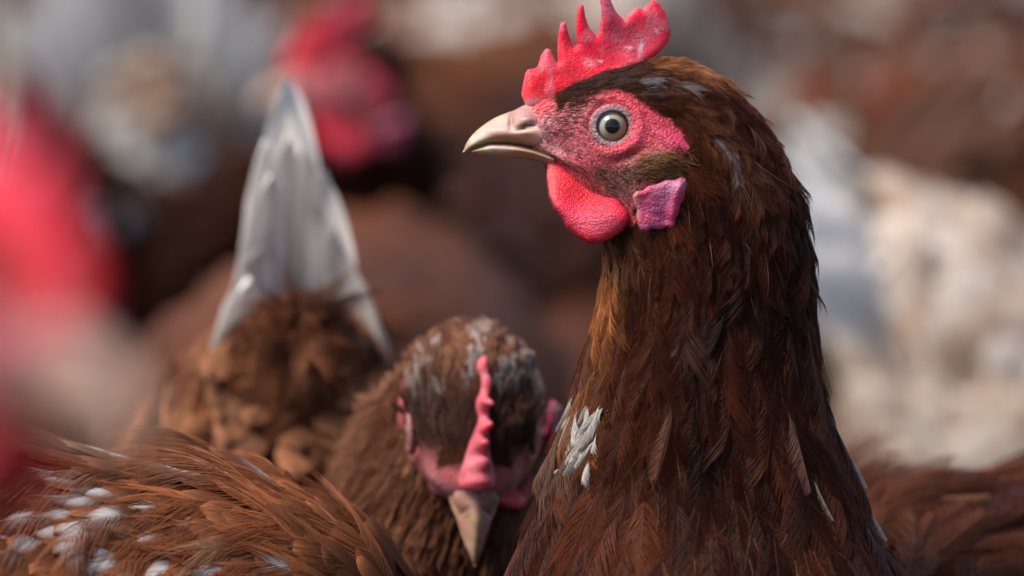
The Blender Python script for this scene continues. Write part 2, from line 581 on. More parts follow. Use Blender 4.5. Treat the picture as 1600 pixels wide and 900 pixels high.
def barb_template(g, nb, ratio, pointed):
    """Barbs of one feather of length 1: (2*nb+1, 4, 3) and a 0..1 place along the vane."""
    t = np.linspace(0.06, 0.97, nb)
    pts, along = [], []
    u = np.array([0, 0.36, 0.7, 1.0])
    for sgn in (-1, 1):
        tt = np.clip(t + g.normal(0, 0.012, nb), 0.03, 0.99)
        w = ratio * smooth(-0.15, 0.35, tt) * (1 - tt ** pointed) ** 0.7 * (1 + g.normal(0, 0.13, nb))
        w = np.maximum(w, 0.012)
        ang = np.radians(np.maximum(11.5, 15 + 10 * (1 - tt) + g.normal(0, 3, nb)))
        dx = w / np.tan(ang) * 0.75
        x = tt[:, None] + dx[:, None] * u[None] ** 1.1
        y = sgn * w[:, None] * u[None] ** 0.85
        z = -0.9 * y ** 2 / max(ratio, 0.05) + g.normal(0, 0.012, nb)[:, None] * u[None]
        pts.append(np.stack([x, y, z], -1)); along.append(tt)
    rx = np.linspace(0, 1.0, 4)
    pts.append(np.stack([rx, 0 * rx, 0 * rx + 0.012], -1)[None]); along.append(np.array([0.5]))
    P_ = np.concatenate(pts)
    P_[..., 2] += 0.10 * P_[..., 0] - 0.10 * P_[..., 0] ** 2     # lifts, then settles
    return P_, np.concatenate(along)


def barb_feathers(sc_, L, ratio, col, nbs, radius, lift, g=rng, pointed=3.0, jitter=0.12, tipcol=None, tipmix=None, band=None, sway=0.10, rolls=0.25):
    """Returns pts, rad, col and the feather index of each barb."""
    n = len(L)
    nrm = sc_['nrm']
    fl = unit(sc_['flow'] + g.normal(0, jitter, (n, 3)))
    f, b, nn = frames(fl, nrm)
    a = np.asarray(lift) + g.normal(0, 0.04 if sway else 0.0, n)
    f2 = unit(f * np.cos(a)[:, None] + nn * np.sin(a)[:, None])
    n2 = unit(nn * np.cos(a)[:, None] - f * np.sin(a)[:, None])
    roll = g.normal(0, rolls, n)
    b2 = b * np.cos(roll)[:, None] + n2 * np.sin(roll)[:, None]
    n3 = n2 * np.cos(roll)[:, None] - b * np.sin(roll)[:, None]
    tpl = {}
    for nb in set(nbs.tolist()):
        tpl[nb] = [barb_template(g, nb, 1.0, pointed) for _ in range(7)]
    A, R, Cc, I = [], [], [], []
    for k in range(n):
        T_, al = tpl[nbs[k]][g.integers(7)]
        q = T_.copy()
        q[..., 1] *= ratio[k]; 
        q[:-1, 1:, 0] = T_[:-1, :1, 0] + (T_[:-1, 1:, 0] - T_[:-1, :1, 0]) * ratio[k]
        q[..., 2] = T_[..., 2] * 0.45 * ratio[k] + 0.03 * (T_[..., 0] - T_[..., 0] ** 2)
        sb = g.normal(0, sway)
        q[..., 1] += sb * q[..., 0] ** 2
        xx = q[..., 0].copy()
        q *= L[k]
        p = sc_['pos'][k] + q[..., 0:1] * f2[k] + q[..., 1:2] * b2[k] + q[..., 2:3] * n3[k]
        A.append(p)
        rr = np.full(p.shape[:2], radius[k]); rr *= np.array([1, 1, 0.85, 0.35]); rr[-1] *= np.array([1.8, 1.4, 1.0, 0.5])
        R.append(rr)
        c = np.broadcast_to(col[k], p.shape).copy()
        c *= (1 + g.normal(0, 0.16, (len(p), 1, 1)))
        c *= np.array([0.8, 1.0, 1.1, 1.15])[None, :, None]
        if tipcol is not None:
            w = smooth(0.45, 0.95, xx)[..., None] * tipmix[k]
            c = c * (1 - w) + tipcol[k] * w
        if band is not None and band[k] is not None:
            w = (np.exp(-((xx - 0.75) / 0.2) ** 2) * (1 - smooth(0.12, 0.6, np.abs(T_[..., 1]))) * band[k][1])[..., None]
            c = c * (1 - w) + np.array(band[k][0]) * w
        c[-1] = c[-1] * 1.1 + 0.002
        Cc.append(np.clip(c, 0.002, 0.9)); I.append(np.full(len(p), k))
    return A, R, Cc


def vane_template(nl, nw):
    t = np.linspace(0, 1, nl)
    v = np.linspace(-1, 1, nw)
    tt, vv = np.meshgrid(t, v, indexing='ij')
    F = []
    for i in range(nl - 1):
        for j in range(nw - 1):
            F.append((i * nw + j, i * nw + j + 1, (i + 1) * nw + j + 1, (i + 1) * nw + j))
    return tt, vv, np.array(F)


def vane(pos, f, b, n, L, W, col, tip, tipmix, nl=7, nw=5, round_=3.5, curl=0.1, camber=0.3, bow=0.0, shaft=None, band=None, g=rng, fade=(0.55, 0.95)):
    """One feather with a closed vane; returns verts, colours, uvs, faces."""
    tt, vv, F = vane_template(nl, nw)
    w = W * (0.25 + 0.75 * smooth(0, 0.4, tt)) * np.clip(1 - tt ** round_, 0, 1) ** 0.55
    w = np.maximum(w, W * 0.03)
    y = vv * w * (1 + g.normal(0, 0.03, tt.shape) * (np.abs(vv) > 0.9))
    x = tt - 0.12 * np.abs(vv) * (W / L) * (tt > 0.8)
    z = curl * L * (tt - tt ** 2) * 1.6 - camber * W * vv ** 2 * smooth(0, 0.3, tt)
    yy = y + bow * L * tt ** 2
    p = pos + (x * L)[..., None] * f + yy[..., None] * b + z[..., None] * n
    m = (smooth(fade[0], fade[1], tt + 0.08 * np.abs(vv)) * tipmix)[..., None]
    c = np.asarray(col) * (1 - m) + np.asarray(tip) * m
    c = c * (1 + 0.35 * smooth(0.55, 1.0, np.abs(vv)))[..., None]
    if band is not None:
        q = (np.exp(-((tt - 0.72) / 0.2) ** 2) * (1 - smooth(0.1, 0.75, np.abs(vv))) * band[1])[..., None]
        c = c * (1 - q) + np.asarray(band[0]) * q
    if shaft is not None:
        s = ((np.abs(vv) < 0.2) * 0.5)[..., None]
        c = c * (1 - s) + np.asarray(shaft) * s
    return p.reshape(-1, 3), c.reshape(-1, 3), np.stack([tt, vv], -1).reshape(-1, 2), F


def vane_batch(s, L, W, col, tip, tipmix, lift, g, nl=5, nw=3, jitter=0.2, round_=3.5):
    n = len(L)
    f, b, nn = frames(unit(s['flow'] + g.normal(0, jitter, (n, 3))), s['nrm'])
    a = lift + g.normal(0, 0.06, n)
    f2 = f * np.cos(a)[:, None] + nn * np.sin(a)[:, None]
    n2 = nn * np.cos(a)[:, None] - f * np.sin(a)[:, None]
    V, C, U, Fs, o = [], [], [], [], 0
    for k in range(n):
        v, c, u, F = vane(s['pos'][k], f2[k], b[k], n2[k], L[k], W[k], col[k], tip[k], tipmix[k], nl, nw, round_, g=g)
        V.append(v); C.append(c); U.append(u); Fs.append(F + o); o += len(v)
    return np.concatenate(V), np.concatenate(C), np.concatenate(U), np.concatenate(Fs)


# ------------------------------------------------------------------ fleshy parts of the head
COMB = [(815, 150), (814.8, 147.7), (816, 137), (821, 114), (825, 108.7), (835, 107), (840, 104.5), (845.4, 86.5), (851.7, 77), (857, 74), (861, 79), (865.4, 90.7),
        (869.6, 99), (872, 95), (871.3, 80), (871.8, 59), (875, 39), (880, 31.7), (884.4, 34.8), (887.6, 48.5), (892.9, 63.3), (898, 71.8), (901.7, 69.6),
        (899.6, 46.4), (901.3, 21), (903.8, 10.5), (908, 6.3), (911.9, 9.5), (915, 27.4), (920.3, 42.2), (926.6, 49.6), (931.9, 55.3), (936, 48.5), (939.3, 27.4),
        (938.9, 10.6), (937, 0), (936, -10), (941, -16), (947, -12), (954, 0), (960.4, 14.8), (968.8, 25.3), (976.2, 31.7), (981.5, 23.2), (990, 14.8), (998.4, 11),
        (1004.7, 15.2), (1011, 6.3), (1020.6, -0.5), (1029, 3.2), (1038.5, 15.8), (1047, 35.9), (1049, 49.6), (1044.8, 65.4), (1032, 80.2), (1019.5, 90.8),
        (1008, 101.3), (1000, 122), (960, 134), (925, 148), (892, 168), (870, 186), (842, 182), (822, 166)]
WATTLE = [(855.5, 256.7), (854, 279), (858, 306.7), (866.7, 326), (877.8, 340), (886, 355), (901.4, 369), (916.7, 379), (936, 380), (955.6, 373), (972, 361),
          (983, 345.6), (980.6, 332), (961, 307), (933, 284), (905.6, 266), (877.8, 248), (864, 246)]
LOBE = [(987, 314), (986, 307), (991, 301), (1001, 300), (1010, 293), (1024, 290), (1037, 284), (1050, 284), (1060, 280), (1068, 283), (1071, 291), (1067, 303), (1066, 312), (1060, 323), (1059, 333),
        (1054, 344), (1053, 354), (1048, 360), (1038, 357), (1028, 361), (1016, 359), (1006, 364), (998, 361), (993, 350), (991, 340), (993, 330), (989, 322)]


def slab(poly, step, g):
    """Triangulated inside of an outline: points, triangles, distance to the edge."""
    poly = np.array(poly, float)
    B = []
    for i in range(len(poly)):
        a, b = poly[i], poly[(i + 1) % len(poly)]
        m = max(1, int(np.hypot(*(b - a)) / step))
        for k in range(m):
            B.append(a + (b - a) * k / m)
    B = np.array(B)
    lo, hi = poly.min(0), poly.max(0)
    gx, gy = np.meshgrid(np.arange(lo[0], hi[0], step), np.arange(lo[1], hi[1], step * 0.87))
    gx = gx + (np.arange(gx.shape[0]) % 2)[:, None] * step / 2
    q = np.stack([gx.ravel(), gy.ravel()], 1) + g.normal(0, step * 0.05, (gx.size, 2))
    q = q[inside(q, poly)]
    q = q[poly_dist(q, poly) > step * 0.6]
    allp = np.concatenate([B, q])
    nB = len(B)
    res = geometry.delaunay_2d_cdt([Vector(p) for p in allp], [(i, (i + 1) % nB) for i in range(nB)], [], 1, 1e-5)
    V = np.array([tuple(v) for v in res[0]])
    F = [tuple(f) for f in res[2]]
    return V, F, poly_dist(V, poly)


def slab_mesh(head, poly, step, half, centre, g, lat_sign=1):
    """A fleshy flap: front and back swell from a common edge. half(d,px,py) and centre(px,py) in pixels."""
    V, F, d = slab(poly, step, g)
    h = half(d, V[:, 0], V[:, 1])
    c = centre(V[:, 0], V[:, 1])
    edge = d < 1e-3
    idx_b = np.where(edge, np.arange(len(V)), 0)
    nb = np.cumsum(~edge) - 1 + len(V)
    idx_b = np.where(edge, np.arange(len(V)), nb)
    front = head.w(V[:, 0], V[:, 1], lat_sign * (c + np.where(edge, 0, h)))
    back = head.w(V[~edge, 0], V[~edge, 1], lat_sign * (c[~edge] - h[~edge]))
    FF = [f if lat_sign > 0 else f[::-1] for f in F] + [tuple(idx_b[i] for i in (f[::-1] if lat_sign > 0 else f)) for f in F]
    pc = np.concatenate([V, V[~edge]])
    dd = np.concatenate([d, d[~edge]])
    return np.concatenate([front, back]), FF, pc[:, 0], pc[:, 1], dd


def rounded(T, R):
    return lambda d, px, py: T * np.sqrt(np.clip(1 - (1 - np.clip(d / R, 0, 1)) ** 2, 0, 1))


def face_lat(px, py):
    """Half width of the head (pixels) at a place in profile, near the cheek."""
    R = np.array(HEAD_RINGS, float)
    D, _ = catmull(R, 12)
    m = (D[:, 0:2] + D[:, 2:4]) / 2
    a = (D[:, 2:4] - D[:, 0:2]) / 2
    best, out = 1e9, 0.0
    for k in range(len(D)):
        al = np.linalg.norm(a[k]); ah = a[k] / al
        r = np.array([px, py]) - m[k]
        u = r @ ah / al
        off = abs(r @ np.array([-ah[1], ah[0]]))
        if off < best and abs(u) < 1:
            best, out = off, D[k, 4] * math.sqrt(1 - u * u)
    return out + float(head_disp(np.array(px), np.array(py)))


def make_comb(head, root, step, variant=0, g=rng):
    poly = [tuple(p) for p in COMB]
    if variant == 1:      # low comb of a younger bird: short teeth
        poly = [(x, y if y > 150 else 150 + (y - 150) * 0.44) for x, y in COMB]
    def half(d, px, py):
        T = 7 + 9 * smooth(40, 165, py) if variant == 0 else 8 + 18 * smooth(112, 168, py)
        return T * np.sqrt(np.clip(1 - (1 - np.clip(d / 14, 0, 1)) ** 2, 0, 1)) + 1.4 * (vnoise(np.stack([px, py, 0 * px], -1), 0.06, 5) - 0.5) * smooth(0, 8, d)
    amp = 1.0
    def centre(px, py):
        return amp * (5 * np.sin((px - 850) / 38.0) * smooth(130, 30, py) + 3 * np.sin(py / 21 + 1)) + (0 if variant == 0 else 0.36 * np.maximum(0, 142 - py) + 3 * np.sin((px - 857) * math.pi / 33.0 + 1.57) * smooth(150, 100, py))
    V, F, px, py, d = slab_mesh(head, poly, step, half, centre, g)
    col = paint((0.76, 0.010, 0.046) if variant == 0 else (0.56, 0.10, 0.125), [
        (850, 140, 50, 30, 0.1, (0.86, 0.014, 0.025), 0.9), (930, 100, 50, 25, 0, (0.80, 0.02, 0.045), 0.6), (985, 60, 40, 30, 0.5, (0.62, 0.10, 0.16), 0.6),
        (948, 5, 18, 28, 0, (0.55, 0.13, 0.22), 0.8), (828, 168, 24, 14, 0, (0.66, 0.22, 0.25), 0.9), (1030, 50, 30, 40, 0, (0.70, 0.05, 0.09), 0.5), (1001, 74, 2.6, 9, 0.2, (0.85, 0.7, 0.72), 1.0), (991, 79, 5, 4, 0, (0.45, 0.02, 0.05), 0.9), (984, 75, 6, 1.8, 0.1, (0.8, 0.6, 0.62), 0.8),
        (1026, 48, 5, 2, 0.9, (0.8, 0.55, 0.6), 0.8), (938, 96, 4, 2, 0, (0.8, 0.5, 0.52), 0.8), (920, 98, 9, 6, 0.4, (0.75, 0.30, 0.34), 0.6), (975, 108, 6, 3, 0, (0.8, 0.5, 0.55), 0.8)][: 13 if variant == 0 else 0], px, py)
    edge = (1 - smooth(0, 5, d))[:, None] * 0.22
    col = col * (1 - edge) + np.array((0.75, 0.16, 0.20)) * edge
    q3 = np.stack([px, py, 0 * px], -1)
    col = col * (0.72 + 0.5 * vnoise(q3, 0.045, 2) + 0.12 * vnoise(q3, 0.2, 4))[:, None]
    pk = (0.45 * smooth(0.62, 0.8, vnoise(q3, 0.05, 9)))[:, None]
    col = col * (1 - pk) + np.array((0.72, 0.20, 0.26)) * pk
    o = mesh_obj('comb', V, F, M_COMB, root, col)
    return o


def make_wattle(head, root, sign, step, size=1.0, g=rng):
    poly = [((x - 880) * size + 880, (y - 250) * size + 250) for x, y in WATTLE]
    def half(d, px, py):
        return (4 + 7 * smooth(250, 350, py)) * np.sqrt(np.clip(1 - (1 - np.clip(d / 16, 0, 1)) ** 2, 0, 1))
    def centre(px, py):
        return 34 + 44 * smooth(250, 350, py) + 10 * smooth(900, 980, px) + 3 * np.sin(px / 17 + py / 23)
    V, F, px, py, d = slab_mesh(head, poly, step, half, centre, g, sign)
    col = paint((0.70, 0.018, 0.055), [(905, 290, 40, 26, 0.6, (0.70, 0.010, 0.020), 0.8), (925, 350, 50, 18, 0.2, (0.58, 0.10, 0.16), 0.55),
                                       (860, 290, 8, 40, 0, (0.75, 0.10, 0.10), 0.8)], px, py)
    q3 = np.stack([px, py, 0 * px], -1)
    col = col * (0.70 + 0.5 * vnoise(q3 * np.array([0.5, 1.3, 1]), 0.06, 2) + 0.15 * vnoise(q3 * np.array([0.6, 2.2, 1]), 0.2, 4))[:, None]
    return mesh_obj('wattle', V, F, M_WATTLE, root, col)


def make_lobe(head, root, sign, step, g=rng):
    lat0 = 108.0
    def half(d, px, py):
        return 3.5 * np.sqrt(np.clip(1 - (1 - np.clip(d / 10, 0, 1)) ** 2, 0, 1))
    def centre(px, py):
        q = np.stack([px, py], 1)
        d = poly_dist(q, np.array(LOBE, float))
        rim = 2.5 * gauss(d, 0 * d, 5, 0, 5, 1) + 5 * smooth(0, 20, d)
        return lat0 + 8 * smooth(330, 290, py) + rim + 4 * (vnoise(np.stack([px * 0.6, py * 1.6, 0 * px], -1), 0.07, 7) - 0.5) * smooth(3, 12, d) + 1.2 * np.sin(px / 7.0 + 0.6 * np.sin(py / 9)) * smooth(4, 14, d) + 8 * gauss(px, py, 1052, 315, 7, 40, 0.25)
    V, F, px, py, d = slab_mesh(head, LOBE, step, half, centre, g, sign)
    col = paint((0.56, 0.08, 0.17), [(1022, 327, 20, 16, 0.3, (0.27, 0.045, 0.13), 0.85), (1040, 310, 10, 16, 0.5, (0.46, 0.12, 0.24), 0.7), (1006, 315, 8, 10, 0, (0.45, 0.06, 0.14), 0.8), (1056, 330, 10, 34, 0.3, (0.60, 0.06, 0.16), 0.9), (1045, 295, 28, 10, -0.2, (0.46, 0.18, 0.28), 0.8),
                                     (1015, 357, 40, 6, 0, (0.52, 0.10, 0.26), 0.9), (990, 330, 6, 30, 0, (0.42, 0.20, 0.19), 0.8)], px, py)
    return mesh_obj('earlobe', V, F, M_LOBE, root, col)


def make_beak(head, root, S=60, T=36, young=False):
    tint = np.array((0.92, 0.79, 0.68)) if not young else np.array((0.66, 0.50, 0.36))
    def sweep(top, bot, wid, x0, x1, name, colf, pw):
        xs = np.linspace(x0, x1, S)
        tz = np.interp(xs, [p[0] for p in top], [p[1] for p in top])
        bz = np.interp(xs, [p[0] for p in bot], [p[1] for p in bot])
        k = np.ones(5) / 5
        def sm(a):
            e = np.concatenate([[a[0]] * 2, a, [a[-1]] * 2]); r = np.convolve(e, k, 'valid'); r[0] = a[0]; r[1] = (a[0] + r[1]) / 2; return r
        tz, bz = sm(tz), sm(bz)
        wz = sm(np.interp(xs, [p[0] for p in wid], [p[1] for p in wid]))
        th = np.arange(T) * 2 * np.pi / T
        c = np.sign(np.cos(th)) * np.abs(np.cos(th)) ** pw
        s = np.sign(np.sin(th)) * np.abs(np.sin(th)) ** pw
        py = ((tz + bz) / 2)[:, None] + ((tz - bz) / 2)[:, None] * c
        px = np.broadcast_to(xs[:, None], py.shape)
        # narrower over the ridge than at the cutting edge
        v = (py - tz[:, None]) / np.maximum((bz - tz)[:, None], 1e-6)
        prof = (0.50 + 0.50 * smooth(0, 0.8, v)) if name == 'upper_beak' else (1.0 - 0.35 * smooth(0.2, 1, v))
        lat = wz[:, None] * s * prof * (0.78 if young else 1.0)
        if name == 'upper_beak':
            near = np.sign(s)
            bulge = 9 * gauss(px, py, 821, 186, 18, 10, -0.1) - 10 * gauss(px, py, 824, 199, 17, 3.4, -0.3) + 4 * gauss(px, py, 824, 207, 22, 4, -0.1) + 2.5 * gauss(px, py, 812, 210, 40, 6, 0.1)
            bulge = bulge - 3 * gauss(px, py, 799, 190, 4, 14, 0.1)
            lat = lat + near * bulge * np.abs(s)
        V = head.w(px, py, lat).reshape(-1, 3)
        i = np.arange(S - 1)[:, None] * T
        j = np.arange(T)[None]
        q = np.stack([i + j, i + (j + 1) % T, i + T + (j + 1) % T, i + T + j], -1).reshape(-1, 4)
        F = q.tolist() + [list(range(T)), [(S - 1) * T + m for m in range(T)][::-1]]
        return mesh_obj(name, V, F, M_HORN, root, (colf(px, py) * tint).reshape(-1, 3))
    up_top = [(723, 237), (725, 231), (730, 221), (742, 206), (760, 192), (775, 183), (790, 177), (805, 172), (815, 166), (830, 160), (865, 158)]
    up_bot = [(723, 239), (735, 234), (745, 229.5), (765, 224.5), (790, 224.5), (815, 228), (835, 233), (860, 241), (865, 243)]
    up_w = [(723, 1.5), (730, 6), (745, 14), (765, 22), (790, 29), (815, 36), (840, 44), (865, 50)]
    lo_top = [(737, 236), (750, 231), (765, 225.5), (790, 225.5), (815, 229), (835, 234), (865, 244)]
    lo_bot = [(737, 238), (757, 243.5), (785, 245.5), (815, 247.5), (835, 251), (865, 262)]
    lo_w = [(737, 5), (750, 12), (765, 19), (790, 26), (815, 33), (840, 40), (865, 46)]

    def upc(px, py):
        return paint((0.50, 0.36, 0.30), [
            (760, 196, 40, 10, -0.6, (0.60, 0.50, 0.43), 0.8), (775, 205, 22, 12, -0.4, (0.47, 0.27, 0.26), 0.8), (750, 216, 16, 8, -0.5, (0.66, 0.60, 0.58), 0.8),  # pale layers: white sheen of the beak put into the horn colour
            (830, 175, 26, 18, 0, (0.44, 0.28, 0.30), 0.95), (846, 170, 16, 20, 0, (0.62, 0.20, 0.22), 0.9), (822, 198, 16, 3.5, -0.28, (0.08, 0.03, 0.03), 1.0),
            (800, 222, 30, 7, 0.05, (0.30, 0.16, 0.075), 0.9), (845, 236, 26, 4, 0.25, (0.17, 0.08, 0.04), 0.9), (752, 228, 20, 3.5, -0.3, (0.16, 0.20, 0.02), 1.0),
            (770, 223, 14, 2.5, 0.0, (0.22, 0.20, 0.06), 0.9), (798, 188, 5, 12, 0.1, (0.30, 0.18, 0.19), 0.8), (850, 218, 20, 10, 0.2, (0.55, 0.32, 0.33), 0.8),
            (815, 212, 26, 5, 0.1, (0.56, 0.40, 0.36), 0.7), (726, 234, 5, 6, 0, (0.55, 0.45, 0.33), 0.8)], px, py)

    def loc(px, py):
        return paint((0.44, 0.32, 0.24), [(775, 234, 26, 6, 0, (0.62, 0.56, 0.56), 0.9), (830, 240, 26, 10, 0.1, (0.34, 0.22, 0.13), 0.8), (780, 244, 40, 3, 0, (0.55, 0.36, 0.30), 0.7),
                                          (855, 250, 16, 12, 0, (0.40, 0.26, 0.22), 0.9), (750, 234, 8, 4, 0, (0.36, 0.35, 0.15), 0.7)], px, py)
    sweep(up_top, up_bot, up_w, 723, 865, 'upper_beak', upc, 0.9)
    sweep(lo_top, lo_bot, lo_w, 737, 865, 'lower_beak', loc, 0.9)


def make_eye(head, root, sign, seg=48, lid=True):
    R, apex = 30.0, face_lat(EYE[0], EYE[1]) + 26 + 5.0
    cl = apex - R
    nr = seg // 2
    V, C, F = [], [], []
    for i in range(nr + 1):
        a = math.pi * 0.62 * i / nr
        for j in range(seg):
            ph = 2 * math.pi * j / seg
            r = R * math.sin(a)
            dx, dy, dl = r * math.cos(ph), r * math.sin(ph), R * math.cos(a)
            if r < 17 and a < 1.0:
                dl += 1.5 * (1 - (r / 17) ** 2)
            V.append(head.w(EYE[0] + dx, EYE[1] + dy, sign * (cl + dl)))
            q = 1.0
            if (r < 11.8 and a < 1.5) or a == 0:
                c = np.array((0.004, 0.005, 0.008))
            elif r < 23.5:
                k = (r - 11.8) / 11.7
                inner = np.array((0.33, 0.27, 0.19)); warm = np.array((0.48, 0.22, 0.07)); grey = np.array((0.30, 0.36, 0.41))
                wv = 0.5 + 0.5 * math.cos(ph - 0.7)
                c = inner * (1 - k) + (warm * wv + grey * (1 - wv)) * k
                c = c * (1 - 0.75 * smooth(0.78, 1.0, k)) * smooth(-0.1, 0.12, k)
            else:
                c = np.array((0.10, 0.07, 0.06))
            if a > 1.45:
                c = np.array((0.3, 0.1, 0.1))
            C.append(c)
    for i in range(nr):
        for j in range(seg):
            q = (i * seg + j, i * seg + (j + 1) % seg, (i + 1) * seg + (j + 1) % seg, (i + 1) * seg + j)
            F.append(q if sign > 0 else q[::-1])
    F.append(tuple(range(seg))[::-1] if sign > 0 else tuple(range(seg)))
    eye = mesh_obj('eye', V, F, M_EYE, root, np.array(C))
    if lid:
        V, C, F = [], [], []
        n1, n2 = 96, 18
        g = np.random.default_rng(5)
        base = face_lat(EYE[0], EYE[1]) + 26
        for i in range(n1):
            ph = 2 * math.pi * i / n1
            wr = 0.8 * math.sin(ph * 24 + 1.2 * math.sin(ph * 3)) + 0.5 * g.normal()
            for j in range(n2):
                al = 2 * math.pi * j / n2
                rc = 30.5 + 1.0 * math.cos(ph + 0.6)
                tr = 6.6
                rr = rc + tr * math.cos(al)
                fl = 0.93 if math.sin(ph) < 0 else 1.0
                lat = base + 0.6 + 3.6 * math.sin(al) + wr * 0.6 * max(0, math.cos(al)) - 0.10 * (rr - 24)
                # follow the cheek: the head falls away in front and above
                lat += -0.0016 * (rr * math.cos(ph)) ** 2 - 0.03 * rr * max(0, -math.sin(ph)) + 0.06 * rr * math.cos(ph)
                V.append(head.w(EYE[0] + rr * math.cos(ph), EYE[1] + rr * math.sin(ph) * fl, sign * lat))
                k = smooth(-0.5, 0.6, math.cos(al))
                shade = (np.array((0.34, 0.275, 0.28)) * (1 - k) + np.array((0.36, 0.13, 0.14)) * k) if lid != 'pink' else np.array((0.34, 0.13, 0.13))
                if math.cos(al) < -0.55:
                    shade = np.array((0.16, 0.09, 0.08))
                C.append(shade * (1 + 0.12 * math.sin(ph * 24)))
        for i in range(n1):
            for j in range(n2):
                q = (i * n2 + j, ((i + 1) % n1) * n2 + j, ((i + 1) % n1) * n2 + (j + 1) % n2, i * n2 + (j + 1) % n2)
                F.append(q if sign < 0 else q[::-1])
        mesh_obj('eyelid', V, F, M_LID, eye, np.array(C))
    return eye


# ------------------------------------------------------------------ a whole hen
BODY = [(0.118, 0.022, .050, .044), (0.095, 0.004, .068, .060), (0.055, -.008, .083, .075), (0.0, -.014, .088, .081), (-0.058, -.006, .079, .074), (-0.108, .014, .058, .055),
        (-0.146, .034, .034, .034), (-0.165, .045, .017, .018), (-0.175, .050, .002, .002)]
CANON_FAR = (5000, 5000, 5200, 5000)


